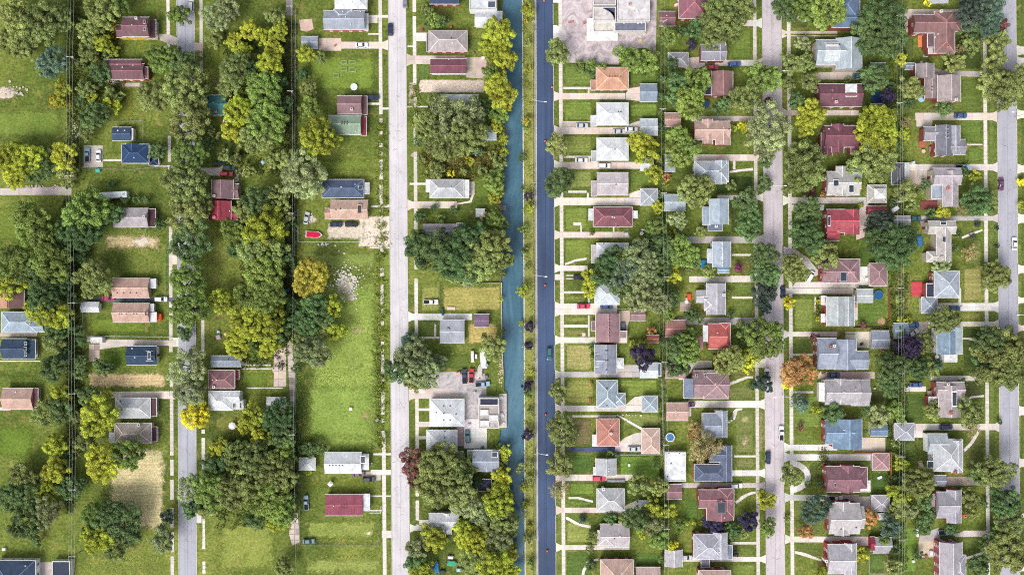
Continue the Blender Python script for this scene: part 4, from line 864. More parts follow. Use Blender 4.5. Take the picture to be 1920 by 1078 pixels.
house('E2','dark slate flagstone-patterned L-shaped house',[('gy',1350,835,1372,902,(112,124,150)),('hip',1302,870,1360,902,(104,116,142)),('gx',1330,838,1360,866,(108,120,146))],wall=(190,90,80),eave=4.4)
house('E2','mauve house with large dark skylight',[('gx',1310,918,1372,952,(168,116,124)),('gy',1325,935,1375,975,(166,112,120)),('hip',1348,916,1376,970,(170,118,126))],wall='brick',eave=TWO,sky=[(1345,941,1360,962,'slate')],pipes=[(1358,970)])
house('E2','lilac-grey hip-roofed house with blue porch roof',[('hip',1301,1001,1357,1048,(190,192,206)),('gy',1338,998,1363,1048,(196,198,212)),('pflat',1361,1022,1373,1048,(150,164,186),3.2),('pflat',1315,1047,1330,1063,(122,120,140),2.9)],wall='brick',eave=TWO,pipes=[(1310,1025),(1346,1026),(1348,1034)])
house('E2','salmon-roofed house cut by the bottom edge',[('hip',1310,1069,1370,1120,(222,180,168))],wall='brick',eave=TWO)
# --- right of the lilac street
house('E3','steel blue-roofed house among trees at top',[('hip',1540,-15,1612,40,(120,146,180)),('gx',1560,20,1620,52,(112,138,172))],wall='brick',eave=TWO,chim=[(1537,47,(220,200,196))])
house('E3','pale blue-grey house with white dormer block',[('gx',1530,75,1584,122,(188,202,212)),('gy',1568,72,1616,131,(188,202,212)),('gx',1546,80,1574,114,(204,214,222),5.9),('flat',1549,84,1572,107,'white',6.6)],wall='stone',eave=TWO,par=0.1,vents=[(1574,84)])
house('E3','burgundy-roofed house with white box dormer',[('gx',1535,158,1616,200,(140,88,102)),('gy',1552,168,1568,188,(150,98,110),5.8),('flat',1585,158,1607,182,'white',6.6)],wall='brick',eave=TWO,par=0.1,chim=[(1567,192,(226,200,196))])
house('E3','burgundy many-gabled house',[('gx',1546,236,1618,276,(146,84,100)),('gy',1560,233,1582,286,(150,88,104)),('gy',1540,250,1560,292,(140,80,96),4.6),('gy',1596,250,1616,290,(146,84,100),4.6)],wall='brick',eave=TWO,vents=[(1554,242,(235,235,235))])
house('E3','pale mottled grey house with white dormers',[('gx',1550,322,1612,366,(206,204,202)),('gy',1568,312,1588,368,(206,204,202)),('gx',1592,316,1616,334,(176,184,196))],wall='brick',eave=TWO,sky=[(1562,337,1573,350,'white'),(1590,347,1600,362,'white')])
outb('garage','mottled garage with white octagonal cupola',[('hip',1627,347,1662,380,(206,200,194)),('hip',1640,354,1660,372,'white',3.6,0.5)])
house('E3','bright red-roofed house',[('gx',1550,393,1608,436,(206,84,100)),('gy',1584,393,1612,440,(206,84,100)),('gx',1550,425,1573,451,(196,76,92),4.4)],wall='brick',eave=TWO,chim=[(1571,434,(226,140,140))],sky=[(1552,405,1557,424,'white')])
outb('garage','bright red gabled garage',[('gx',1627,386,1662,403,(198,88,102))],wall='brick')
house('E3','mauve house with blue skylight',[('gx',1541,489,1600,530,(172,132,138)),('hip',1570,486,1612,530,(176,136,142)),('gy',1556,488,1576,530,(168,126,132))],wall='brick',eave=TWO,sky=[(1574,510,1586,528,'bgrey')],chim=[(1545,515,(190,120,110)),(1562,492,(226,226,226))])
outb('garage','mauve hip-roofed garage with swirled shingles',[('hip',1630,494,1663,536,(176,136,142))])
house('E3','grey-green gabled house with brick front bays',[('gy',1550,556,1586,611,(196,206,208)),('gy',1574,556,1602,611,(186,196,204),4.6),('pflat',1540,555,1548,571,'white',3.0),('pflat',1540,589,1548,604,'white',3.0)],wall=(168,80,74),eave=TWO,cap=(226,232,232))
outb('garage','pale grey-green flat garage',[('gx',1606,542,1637,567,(200,210,212))],pitch=0.12)
house('E3','large slate-blue roofed house',[('gx',1532,634,1568,691,(172,182,202)),('gy',1566,636,1606,693,(166,176,198)),('gx',1590,658,1628,692,(160,172,194))],wall='brick',eave=TWO,chim=[(1563,648,(226,226,226)),(1557,650,(180,110,104))],pipes=[(1604,655)])
outb('garage','slate-blue gabled garage',[('gx',1633,620,1667,653,(170,180,198))])
house('E3','taupe house with white porch trim',[('gx',1547,712,1612,758,(194,190,196)),('gy',1566,710,1584,758,(198,194,200)),('gx',1596,712,1630,760,(188,184,192),4.8),('psl',1536,717,1549,752,'white',3.0)],wall='white',eave=TWO,pipes=[(1558,747),(1582,735),(1604,730)])
house('E3','steel blue-roofed house with long front slope',[('gx',1547,788,1600,832,(136,164,194)),('gy',1562,785,1616,841,(132,160,190))],wall='brick',eave=TWO,pipes=[(1582,806)],gut=(206,214,226))
outb('garage','steel blue small garage',[('gx',1632,796,1664,817,(126,152,184))])
outb('garage','pink hip-roofed garage',[('hip',1636,850,1667,881,(196,150,156))])
house('E3','mauve cross-gabled house',[('gx',1549,874,1612,922,(158,108,122)),('gy',1576,872,1600,923,(164,112,126)),('hip',1594,876,1626,916,(152,104,118)),('flat',1594,900,1632,922,'white',4.0)],wall='brick',eave=TWO,par=0.1,sky=[(1563,905,1567,912,'white')])
house('E3','pale taupe many-gabled house',[('gx',1554,943,1612,1000,(206,200,204)),('gy',1566,940,1592,1003,(206,200,204)),('gx',1588,950,1620,990,(206,200,204),4.8)],wall='brick',eave=TWO,vents=[(1577,991),(1605,988)])
outb('garage','lilac-grey hip-roofed garage',[('hip',1635,928,1668,958,(196,192,202))])
outb('shed','small oval white shed',[('hip',1648,962,1659,974,'wgrey')])
house('E3','pale lilac house with red gable trims',[('gx',1552,1020,1600,1075,(204,202,212)),('gy',1584,1018,1606,1100,(206,204,214))],wall=(176,70,80),eave=TWO,chim=[(1548,1050,(230,226,222))])
outb('garage','grey garage with red front gable',[('gx',1637,1007,1672,1036,(186,184,196)),('gx',1632,1006,1640,1032,(172,56,74),2.8)],wall=(172,56,74))
# --- left of the rightmost street
outb('shed','pale rear shed at the top edge',[('gx',1742,-10,1778,6,(200,206,216))])
house('E4','large brown hip-roofed house with orange terrace',[('gx',1713,28,1790,62,(158,112,112)),('hip',1752,22,1790,100,(164,118,116)),('hip',1776,30,1802,60,(160,114,114),4.6),('flat',1738,62,1758,90,(140,104,120),4.2),('flat',1740,86,1756,102,(222,214,206),3.4)],wall='brick',eave=TWO,par=0.1,chim=[(1763,23,(230,220,216)),(1775,88,(196,130,126))],pipes=[(1758,65),(1750,72)])
outb('shed','small blue-grey back shed',[('gx',1697,118,1715,131,(160,170,190))])
outb('shed','blue-grey back shed beside tree',[('gx',1632,118,1661,134,(160,172,190))])
house('E4','taupe house with long rear wing',[('gy',1758,142,1801,191,(190,172,172)),('gy',1717,120,1751,147,(170,156,160)),('gy',1734,140,1757,185,(176,152,152),4.4)],wall='brick',eave=TWO,sky=[(1745,162,1749,165,'white'),(1745,168,1749,171,'white')],chim=[(1791,188,(228,220,220))])
house('E4','grey house with three white skylights',[('gy',1755,235,1787,292,(134,136,150)),('gy',1780,236,1800,288,(176,178,190)),('gx',1732,238,1758,264,(176,172,184),4.4),('gx',1780,262,1810,290,(160,160,172),4.8)],wall='brick',eave=TWO,sky=[(1773,239,1779,242,'white'),(1773,248,1779,251,'white'),(1773,256,1779,259,'white')])
house('E4','lilac-stone roofed house with red deck',[('gx',1750,316,1802,346,(196,184,196)),('gy',1768,320,1796,388,(198,186,194)),('flat',1746,347,1770,374,(180,194,214),4.0)],wall='stone',eave=TWO,par=0.1,chim=[(1776,354,(206,130,116))])
outb('carport','dark slate round-ended carport',[('hip',1672,306,1697,346,(104,104,116)),('pflat',1697,306,1704,342,'wgrey')],wall=(150,150,156))
house('E4','pale tan angular house with pointed wings',[('gx',1740,415,1792,438,(212,204,198)),('gy',1756,428,1783,490,(206,198,194)),('hip',1738,472,1780,491,(206,200,196),4.6)],wall='stone',eave=TWO,sky=[(1766,443,1773,455,'white'),(1762,416,1774,422,'white')],chim=[(1765,483,(220,210,206))])
outb('garage','pale lilac-grey back garage',[('gx',1675,405,1707,421,(206,202,206))])
house('E4','blue-grey hip house beside red deck',[('hip',1752,508,1799,558,(186,196,212)),('flat',1736,531,1754,558,(62,72,100),3.6)],wall='brick',eave=TWO,par=0.15,vents=[(1766,523,(235,235,235))])
outb('garage','blue-grey hip garage by white drive',[('hip',1728,557,1757,587,(176,192,210))],pipes=[(1742,573)])
outb('garage','blue-grey gabled garage by purple tree',[('gx',1676,606,1703,633,(162,184,204))])
house('E4','steel blue gabled house with white rear pergola',[('gy',1757,614,1796,664,(140,166,190)),('sr',1790,613,1804,664,(186,206,218),5.2,0.2),('flat',1770,665,1795,679,'white',3.0)],wall='white',eave=TWO,par=0.1,pipes=[(1788,619),(1772,655)])
house('E4','taupe house with blue glass roof strip',[('gx',1756,716,1808,745,(196,182,186)),('gy',1760,722,1800,782,(194,180,184)),('flat',1741,743,1759,762,'white',3.2)],wall='brick',eave=TWO,par=0.1,sky=[(1784,733,1793,762,'white')],chim=[(1776,720,(226,210,206)),(1782,774,(200,120,110))])
outb('garage','lilac-grey hip garage under wires',[('hip',1678,793,1714,825,(188,192,206))])
house('E4','pale blue-grey hip house with silvery ridges',[('hip',1751,824,1805,883,(206,210,218)),('gx',1740,813,1776,850,(194,208,214),4.4),('gy',1784,825,1804,886,(204,208,216))],wall='white',eave=TWO,cap=(236,238,242),sky=[(1738,864,1751,877,'white')],chim=[(1790,885,(190,110,100))])
outb('garage','grey garage beside pale curved drive',[('gx',1750,891,1774,910,(160,164,180))])
house('E4','grey house with square dark dormer',[('gx',1756,922,1796,970,(180,178,190)),('gy',1776,918,1802,980,(182,178,192)),('hip',1776,938,1796,962,(140,140,158),5.9,0.12),('pflat',1745,926,1757,966,(190,176,180),3.4)],wall='brick',eave=TWO,chim=[(1807,966,(206,110,80))])
house('E4','long lilac-grey gabled house',[('gy',1762,1016,1804,1110,(190,184,194)),('hip',1784,1040,1811,1082,(184,180,192),5.0)],wall=(160,90,96),eave=TWO)
outb('garage','mauve gabled garage by trampoline',[('gx',1633,195,1662,208,(160,112,116))])
# labels of houses by look and place
bycol={}
for h in HOUSES: bycol.setdefault(h[0],[]).append(h)
HAND=[]
for row,lst in bycol.items():
    lst.sort(key=lambda h:h[4])
    for i,h in enumerate(lst):
        tag(h[2],'%s, %s from top %s'%(h[1],ORD[i+1],ROWS[row]),'house','houses '+ROWS[row])
        HAND.append((h[3],h[4],'%s house %s'%(ORD[i+1],ROWS[row])))
HAND.append((1165,25,'white commercial building'))
# ------------------------------------------------------------------ trees
def crown_mesh(seed, nl, nleaf, leaf, flat=0.72, conif=False):
    g=np.random.default_rng(seed); cs=[];ns=[];sz=[]
    ph=g.uniform(0,6.28,4)
    for i in range(nl):
        if conif:
            t=(i+0.5)/nl; a=i*2.4; rad=0.95*(1-t)**0.8*(0.6+0.4*g.random()); c=np.array([rad*math.cos(a),rad*math.sin(a),-0.35+1.7*t]); lr=0.10+0.16*(1-t)
        else:
            u=g.random(); th=g.uniform(0,6.28); ct=1-1.25*u; st=math.sqrt(max(0,1-ct*ct))
            rr=(0.83+0.08*math.sin(2*th+ph[0])+0.07*math.sin(3*th+ph[1])+0.05*math.sin(5*th+ph[2]))*(0.62+0.38*g.random())
            if g.random()<0.18: rr*=0.6
            lr=g.uniform(0.11,0.23)*(28/nl)**0.30
            c=np.array([rr*st*math.cos(th),rr*st*math.sin(th),rr*ct*flat])
        n=nleaf//nl; d=g.normal(size=(n*2,3)); d/=np.linalg.norm(d,axis=1)[:,None]; d=d[d[:,2]>-0.35][:n]
        p=c+d*lr*np.array([1,1,0.8])*g.uniform(0.72,1.08,(len(d),1))
        nn=d+g.normal(size=d.shape)*0.45+np.array([0,0,0.35]); nn/=np.linalg.norm(nn,axis=1)[:,None]
        cs.append(p);ns.append(nn);sz.append(leaf*g.uniform(0.6,1.3,len(d)))
    c=np.concatenate(cs);n=np.concatenate(ns);s=np.concatenate(sz)[:,None]
    r=g.normal(size=n.shape); a=np.cross(n,r); a/=np.linalg.norm(a,axis=1)[:,None]; b=np.cross(n,a)
    V=np.stack([c-a*s,c-b*s*0.55,c+a*s,c+b*s*0.55],1).reshape(-1,3); N=len(c)
    me=bpy.data.meshes.new('crown'); me.vertices.add(4*N); me.vertices.foreach_set('co',V.astype(np.float32).ravel())
    me.loops.add(4*N); me.loops.foreach_set('vertex_index',np.arange(4*N,dtype=np.int32))
    me.polygons.add(N); me.polygons.foreach_set('loop_start',np.arange(0,4*N,4,dtype=np.int32)); me.polygons.foreach_set('loop_total',np.full(N,4,dtype=np.int32))
    me.materials.append(M['leaf']); me.update(calc_edges=True); me.validate(); return me
CR={'s':[crown_mesh(10+i,20,2000,0.085) for i in range(5)],'m':[crown_mesh(30+i,52,8500,0.046) for i in range(7)],'l':[crown_mesh(60+i,120,20000,0.030) for i in range(8)],
    'b':[crown_mesh(90+i,44,5000,0.06,conif=True) for i in range(2)],'x':[crown_mesh(120+i,70,4200,0.030) for i in range(2)],'w':[crown_mesh(100+i,110,15000,0.030) for i in range(3)]}
def trunk_mesh(seed):
    g=random.Random(seed); b=MB()
    def limb(p,q,r0,r1):
        p,q=Vector(p),Vector(q); d=(q-p).normalized(); a=d.orthogonal().normalized(); c=d.cross(a); n=7
        v=[p+(a*math.cos(k*2*math.pi/n)+c*math.sin(k*2*math.pi/n))*r0 for k in range(n)]+[q+(a*math.cos(k*2*math.pi/n)+c*math.sin(k*2*math.pi/n))*r1 for k in range(n)]
        b.add(v,[(k,(k+1)%n,n+(k+1)%n,n+k) for k in range(n)]+[tuple(range(n,2*n))])
    limb((0,0,-0.02),(0.02,0.01,0.45),0.085,0.06); limb((0.02,0.01,0.45),(0.0,0.03,0.95),0.06,0.02)
    for k in range(7):
        a=k*0.9+g.uniform(-.3,.3); z=g.uniform(0.35,0.6); L=g.uniform(0.4,0.62); m=(L*.55*math.cos(a),L*.55*math.sin(a),z+0.22); e=(L*math.cos(a),L*math.sin(a),z+g.uniform(0.3,0.42))
        limb((0.015,0.01,z),m,0.035,0.022); limb(m,e,0.022,0.008)
        limb(m,(L*.9*math.cos(a+.5),L*.9*math.sin(a+.5),z+0.36),0.016,0.006)
    return b.mesh('trunk',[M['bark']])
TR=[trunk_mesh(i) for i in range(4)]
TK=dict(g=((130,152,78),'green'),d=((102,127,79),'dark green'),y=((172,180,68),'yellow-green'),Y=((210,206,64),'bright yellow'),o=((192,148,96),'dull orange'),n=((174,168,74),'golden'),k=((140,152,90),'olive'),
        p=((68,60,90),'dark purple'),b=((108,132,112),'blue-green'),r=((134,94,88),'reddish-brown'),s=((150,162,114),'silvery green'),m=((150,66,112),'magenta'),t=((176,164,114),'tan'),e=((70,86,78),'blackish green'))
TREES=[]
def tree(x,y,r,k,conif=False):
    base,cn=TK[k]; Rm=r*S; rr=random.Random(int(x*31+y*17))
    h=(Rm*1.75 if r>14 else Rm*1.7)*rr.uniform(0.9,1.15); h=min(h,13.5); h=max(h,1.6)
    zc=max(h-Rm*0.66,Rm*0.5)
    if conif: h=Rm*3.0; zc=Rm*0.9
    X,Y=P(x,y,zc+0.25*Rm)
    kn='tree' if RANK[(x,y)]<300 else 'shrub' if r<11 else 'treelet'; e=empty(kn,X,Y,0)  # below the largest ranks, small trees of the list go under another name
    s=Rm*1.10
    me=rr.choice(CR['b'] if conif else CR['s'] if r<13 else CR['m'] if r<27 else CR['l'])
    if (k=='t' and r>10) or (k=='s' and r>26) or (k in 'kdg' and r>26 and rr.random()<0.14): me=rr.choice(CR['x' if k=='t' else 'w'])
    hv=rr.uniform(-8,5); gv=rr.uniform(0.90,1.12)
    col=C(*[max(8,min(250,c*gv+d)) for c,d in zip(base,(hv,hv*0.3,-abs(hv)*0.3))],k=0.86)
    c=io('crown',me,(X,Y,zc),e,col,(s*rr.uniform(0.92,1.1),s*rr.uniform(0.92,1.1),s*rr.uniform(0.9,1.1)),rr.uniform(0,6.28))
    io('trunk',rr.choice(TR),(X,Y,0),e,C(128,118,106),(s*0.95,s*0.95,(zc+0.25*Rm)),rr.uniform(0,6.28))
    size='large' if r>=32 else 'medium' if r>=18 else 'small'
    TREES.append((e,x,y,r,cn,size,kn)); return e
T='''30 30 40 k;75 40 42 k;108 32 28 k;40 82 28 k;8 75 26 k;95 118 32 b;115 165 18 y;108 190 14 y;190 20 35 k;165 60 25 k;222 8 26 g;165 100 22 k;190 80 20 y;175 215 30 d;160 165 20 k;205 178 16 k;185 135 22 d;205 200 18 y;160 250 16 k
305 110 32 g;285 180 30 k;345 165 46 k;352 222 44 k;350 290 36 g;348 345 44 k;352 398 42 k;355 450 40 d;350 522 40 g;352 580 38 g;350 690 40 s;355 735 30 s;335 28 22 g;340 120 30 d;295 282 18 d;345 625 16 d
405 30 30 s;428 18 24 s;400 75 18 k;469 57 23 y;440 78 18 y;457 92 16 y;497 70 18 y;511 90 20 y;516 30 22 k;522 58 20 y;504 122 30 y;438 128 32 k;492 168 37 g;445 207 32 y;500 228 40 g;435 245 24 y;480 258 32 k;427 162 22 k;470 140 24 d;525 200 22 d;520 150 18 d
573 100 19 y;600 108 14 k;578 168 19 k;580 200 24 g;566 140 15 d;595 258 36 y;622 262 20 y;568 328 46 s;540 300 26 k;480 375 30 d;518 372 30 k;455 395 22 k;495 430 46 y;432 432 24 g;490 465 42 k;492 515 46 g;525 410 24 k;440 470 18 d;580 518 37 n;525 480 22 d
415 565 25 y;490 558 46 g;465 602 36 y;502 605 36 y;445 642 30 y;500 652 22 y;525 570 24 d;524 620 22 d;470 640 24 g;590 585 36 d;620 575 24 y;625 620 24 y;570 605 28 d;586 660 36 s;610 610 22 k;560 640 20 k;364 780 31 Y;470 780 26 y;485 785 6 r;520 782 32 d;455 800 14 y
414 845 24 y;402 872 26 d;445 858 34 k;478 865 37 k;513 850 32 g;522 890 37 k;395 920 37 g;357 915 27 s;358 952 22 d;433 925 37 k;470 913 37 k;505 938 40 g;525 958 30 g;520 980 19 y;475 975 18 d;530 815 27 d;485 823 21 y;540 860 20 g;385 955 20 k;532 1063 19 k;585 843 16 d;605 840 10 d;570 842 14 d;578 884 7 y
20 293 33 y;52 300 34 y;25 328 27 y;117 293 29 y;120 323 23 k;75 318 28 d;90 290 20 k;55 418 44 g;78 448 32 g;160 400 48 g;203 402 26 d;155 436 36 d;125 440 28 d;25 495 40 g;95 495 38 g;62 510 26 d;15 537 26 y;175 520 34 k;107 532 28 d;75 545 26 d;115 470 20 d
80 563 33 d;95 588 34 y;62 582 22 y;107 615 27 d;100 642 24 k;98 690 26 d;118 662 14 d;110 740 24 y;83 774 27 k;112 768 26 d;190 688 18 d;205 690 13 d;180 782 37 y;162 742 20 d;200 740 13 y;150 680 14 d;160 825 24 k;190 870 38 y;236 852 32 g;102 835 24 y;100 882 26 y;38 893 26 k;20 932 30 d;48 928 32 d;85 925 27 y;82 960 30 s;45 980 34 d;122 915 24 d;60 905 22 k;175 968 28 g;217 975 44 d;180 1010 32 y;213 1027 28 k;240 1005 22 d;302 1012 26 s;313 968 15 e;165 1000 18 d;125 860 16 d;150 905 14 d
815 38 15 g;800 20 14 k;830 42 12 d;802 42 10 d;935 62 34 y;922 88 28 y;947 108 26 y;918 138 18 g;938 172 31 y;945 190 20 Y;935 212 22 g;930 236 15 y;943 258 9 y;848 222 56 s;800 236 30 k;872 252 42 k;826 268 36 k;890 215 24 s;905 200 18 d;790 262 16 d;815 188 18 k
925 340 21 g;928 368 14 y;933 375 8 o;928 410 21 g;908 405 10 t;787 405 13 d;825 412 11 g;850 395 9 d;814 392 9 d;785 462 32 d;815 472 44 d;842 488 36 d;880 450 40 d;912 465 42 k;938 482 28 k;872 490 36 d;905 492 36 k;950 488 14 y;878 520 19 s;850 510 20 k;818 318 18 k;845 325 8 Y;935 310 16 k;945 285 10 y
922 650 26 k;772 665 36 s;752 690 32 d;792 700 36 s;818 680 20 s;768 640 18 b;775 712 22 k;775 868 26 r;778 902 16 r;823 868 40 k;815 902 40 k;852 883 37 k;857 920 37 k;868 940 33 s;820 925 30 k;880 872 18 k;890 905 14 d;813 1010 26 y;783 1028 24 s;780 1050 22 d;790 1072 24 y;838 1008 12 s;902 963 24 s;935 943 32 y;944 975 32 k;873 1003 28 y;890 1022 30 y;928 1015 32 s;922 1058 37 y;890 1055 30 k;955 1040 18 n;940 898 21 y;947 848 13 y;918 990 20 k;950 925 14 g;948 1010 18 k;960 1070 18 y
990 18 15 y;989 80 8 k;985 38 7 n;988 128 8 y;988 226 10 n;984 240 8 g;979 296 9 d;978 354 5 d;991 392 11 y;993 368 10 p;981 430 11 g;985 470 9 g;981 545 14 y;979 607 7 y;993 613 11 p;992 648 9 p;990 722 12 p;991 740 10 g;996 700 7 y;990 815 13 p;977 878 11 k;981 916 10 y;984 948 9 y;994 900 9 k;990 1010 10 k;996 1055 9 g;992 985 7 y;990 500 6 k;993 770 7 k;997 870 7 k
1045 97 27 k;1046 272 25 k;1048 340 30 d;1047 735 19 k;1053 806 31 k;1050 872 26 k;1049 918 21 t;1072 820 14 k;1168 100 17 g;1190 115 24 g;1217 113 23 g;1205 128 16 d;1252 68 21 g;1085 125 14 g;1110 122 13 g;1130 125 10 g;1100 130 10 d;1113 138 9 d
1305 150 30 g;1295 190 32 g;1272 152 24 d;1272 185 22 d;1260 120 14 d;1200 265 25 y;1212 288 23 y;1227 326 19 y;1222 270 14 y;1275 262 27 g;1270 292 26 g;1250 332 9 o;1248 345 6 y;1235 388 13 y;1232 425 20 g;1260 440 11 y;1272 413 20 s;1272 468 30 g;1248 468 27 d;1225 450 18 d;1237 365 8 d
1200 485 33 s;1168 492 23 y;1148 485 25 d;1135 510 29 d;1172 508 30 b;1210 512 32 s;1107 520 19 y;1236 503 27 d;1262 515 19 y;1200 556 34 s;1232 562 27 s;1105 545 16 y;1170 540 24 d;1260 560 20 d;1185 525 24 s;1255 590 14 g;1268 652 24 d;1270 686 24 d;1285 640 18 k;1187 646 8 y;1200 643 8 y;1213 643 8 y;1207 668 25 p;1157 667 4 y;1109 720 5 o;1106 752 5 o;1222 620 9 o;1109 650 6 d;1111 668 6 d
1143 852 8 g;1156 852 7 b;1200 910 24 k;1238 913 17 k;1225 955 20 y;1193 973 24 d;1225 985 22 s;1258 958 15 y;1238 1013 20 g;1260 1022 13 Y;1113 1008 13 k;1107 1030 9 k;1170 975 11 k;1145 972 14 d;1092 974 8 b;1108 1060 12 d;1275 985 14 g;1230 870 8 d;1205 1000 12 y;1245 985 10 k
1355 28 42 k;1388 15 32 k;1340 62 29 k;1303 55 20 d;1370 62 20 k;1280 60 14 d;1433 145 36 g;1398 182 30 k;1362 195 16 d;1345 205 12 d;1443 240 42 s;1440 275 28 s;1395 238 13 Y;1376 240 7 y;1487 120 22 k;1512 118 20 k;1478 157 17 k;1520 152 21 k;1507 80 17 s;1520 210 30 y;1497 190 20 d;1513 235 24 y;1473 15 27 d;1510 12 32 g;1552 15 37 g;1528 30 16 d;1297 85 11 p;1440 190 8 r;1290 280 26 g;1590 150 8 g
1305 358 34 k;1325 345 14 o;1400 380 26 d;1405 422 28 d;1370 347 11 k;1435 345 15 d;1435 305 13 d;1513 312 48 k;1495 290 24 k;1475 355 11 k;1520 362 12 r;1515 398 30 d;1512 440 34 d;1530 460 22 d;1552 480 26 k;1490 503 29 k;1435 478 28 d;1435 510 28 d;1445 535 16 d;1385 503 10 m;1330 508 13 k;1290 478 24 g;1315 435 13 k;1300 490 16 d;1287 505 12 k;1345 510 6 y;1340 580 5 d;1545 365 7 o
1435 548 25 e;1433 573 16 e;1480 567 14 Y;1387 607 10 k;1435 635 42 g;1405 625 20 d;1370 675 30 k;1350 672 16 r;1400 672 21 y;1405 690 12 Y;1290 658 30 g;1295 628 17 g;1433 718 19 e;1410 725 8 d;1500 697 32 o;1478 720 12 Y;1527 635 11 r;1503 757 17 b;1565 775 21 d;1528 768 8 y;1540 768 8 y;1535 565 5 Y;1534 598 5 Y;1305 802 15 t;1300 815 12 o;1370 590 8 d;1368 548 8 k;1295 590 16 d;1310 595 12 d;1501 800 7 r
1325 838 31 t;1308 852 18 t;1485 892 22 k;1437 938 19 y;1405 977 21 p;1340 982 20 p;1440 988 19 g;1530 955 30 b;1513 997 17 o;1375 995 16 d;1395 1000 10 k;1540 1075 13 y;1377 1037 8 p;1360 1012 6 d;1360 990 8 g;1477 972 7 k;1370 785 6 d;1538 905 9 d;1547 870 6 r;1550 890 5 d;1515 908 8 d;1290 980 5 y;1302 980 5 y;1314 980 5 y
1660 20 40 d;1648 55 46 d;1672 72 32 d;1637 78 30 d;1640 148 27 d;1620 160 14 d;1712 165 25 k;1705 190 14 d;1825 22 32 e;1855 18 30 b;1855 46 26 b;1822 48 26 d;1877 48 18 r;1873 78 22 k;1870 110 24 k;1790 117 22 k;1825 85 18 k;1800 92 12 t;1773 203 18 d;1885 165 42 k;1908 155 32 k;1860 155 26 k;1650 228 37 y;1648 258 40 y;1697 250 13 y;1700 230 12 t;1740 5 9 Y;1690 110 14 y;1665 180 16 p;1810 75 10 k;1655 130 12 d
1643 300 45 k;1700 358 24 k;1735 345 11 d;1725 360 10 k;1835 376 32 d;1855 378 24 k;1807 322 11 d;1828 330 12 y;1770 398 15 y;1745 402 12 d;1805 390 18 t;1650 418 27 e;1675 458 46 d;1660 445 28 d;1698 440 22 d;1820 475 16 t;1765 500 19 s;1872 520 29 k;1855 505 14 k;1712 385 14 k;1790 465 10 d;1798 440 7 d;1833 422 7 e;1825 443 6 e;1755 400 8 y;1610 350 7 Y;1615 384 6 y;1870 428 5 e;1870 462 5 e;1915 340 10 Y;1917 385 9 y
1770 600 27 k;1790 598 16 k;1705 652 27 p;1690 648 16 p;1722 690 27 d;1742 690 22 k;1756 687 12 b;1735 645 20 k;1880 668 56 k;1862 640 32 d;1895 700 34 k;1850 690 24 d;1675 688 34 d;1672 717 30 d;1650 782 24 s;1682 772 20 g;1692 790 10 s;1750 770 17 k;1822 773 26 k;1826 805 15 t;1690 600 8 y;1705 600 8 y;1655 655 5 o;1620 610 9 r;1805 720 12 d;1835 715 9 k;1875 790 6 d;1630 770 14 d
1870 885 34 k;1845 890 26 d;1727 905 30 k;1690 870 15 y;1688 928 23 y;1685 955 22 k;1820 933 19 k;1822 962 15 k;1888 943 32 d;1897 978 32 k;1888 1028 37 k;1868 1020 27 d;1838 1062 23 d;1632 970 18 o;1670 988 23 b;1732 990 18 d;1740 972 17 d;1615 1040 15 y;1677 1065 17 k;1722 1040 12 d;1787 992 13 d;1735 940 18 d;1710 960 14 s;1690 900 12 d;1905 1050 26 k;1870 1060 14 k;1845 945 9 d;1660 1010 12 g;1800 915 7 d'''
T+=''';945 265 9 y;942 300 11 k;938 330 12 g;934 355 11 y;936 392 9 k;944 420 10 g;942 445 12 k;944 515 7 k;940 560 5 y;942 620 6 k;940 640 9 g;936 840 9 g;944 865 10 y;949 885 10 k;954 960 12 g;958 1000 13 k;960 1025 12 y;944 30 8 g;150 45 12 d;150 120 13 k;200 100 14 k;215 95 12 y;225 180 10 k;170 180 12 y;150 190 11 d;140 280 10 k;130 350 9 k;210 345 9 d;235 372 10 d;255 374 9 d;275 374 9 d;270 425 10 d;300 420 13 d;150 480 15 d;165 545 16 k;130 560 16 d;145 620 12 d;150 640 12 d;150 700 12 d;160 800 14 d;140 780 14 k;140 850 12 k;60 1000 13 d;30 1000 10 k;70 1015 12 d;380 230 16 d;400 250 12 k;390 270 12 d;420 290 12 k;440 300 14 k;465 320 13 k;510 300 16 k;540 350 16 d;545 420 14 d;550 500 12 d;545 570 16 d;540 600 14 d;555 690 10 d;540 790 14 d;550 900 13 d;545 930 12 d;790 300 9 k;860 290 12 k;880 300 10 y;905 320 11 k;870 320 9 k;900 285 9 d;925 290 10 k;1240 150 10 d;1238 180 9 d;1240 240 10 d;1238 300 9 k;1240 450 12 d;1238 480 12 d;1243 640 8 d;1242 900 9 d;1243 960 10 d;1243 1050 9 d;1672 160 10 d;1680 210 11 k;1680 270 11 d;1675 380 10 d;1685 480 12 d;1688 560 9 k;1690 620 10 d;1680 830 10 k;1675 900 11 d;1685 1000 10 d;1680 1030 12 d'''
TL=[(float(q.split()[0]),float(q.split()[1]),float(q.split()[2]),q.split()[3]) for q in T.replace('\n',';').split(';')]
RANK={(q[0],q[1]):i for i,q in enumerate(sorted(TL,key=lambda q:-q[2]))}
for x,y,r,k in TL: tree(x,y,r,k,conif=(k=='b' and r<22))

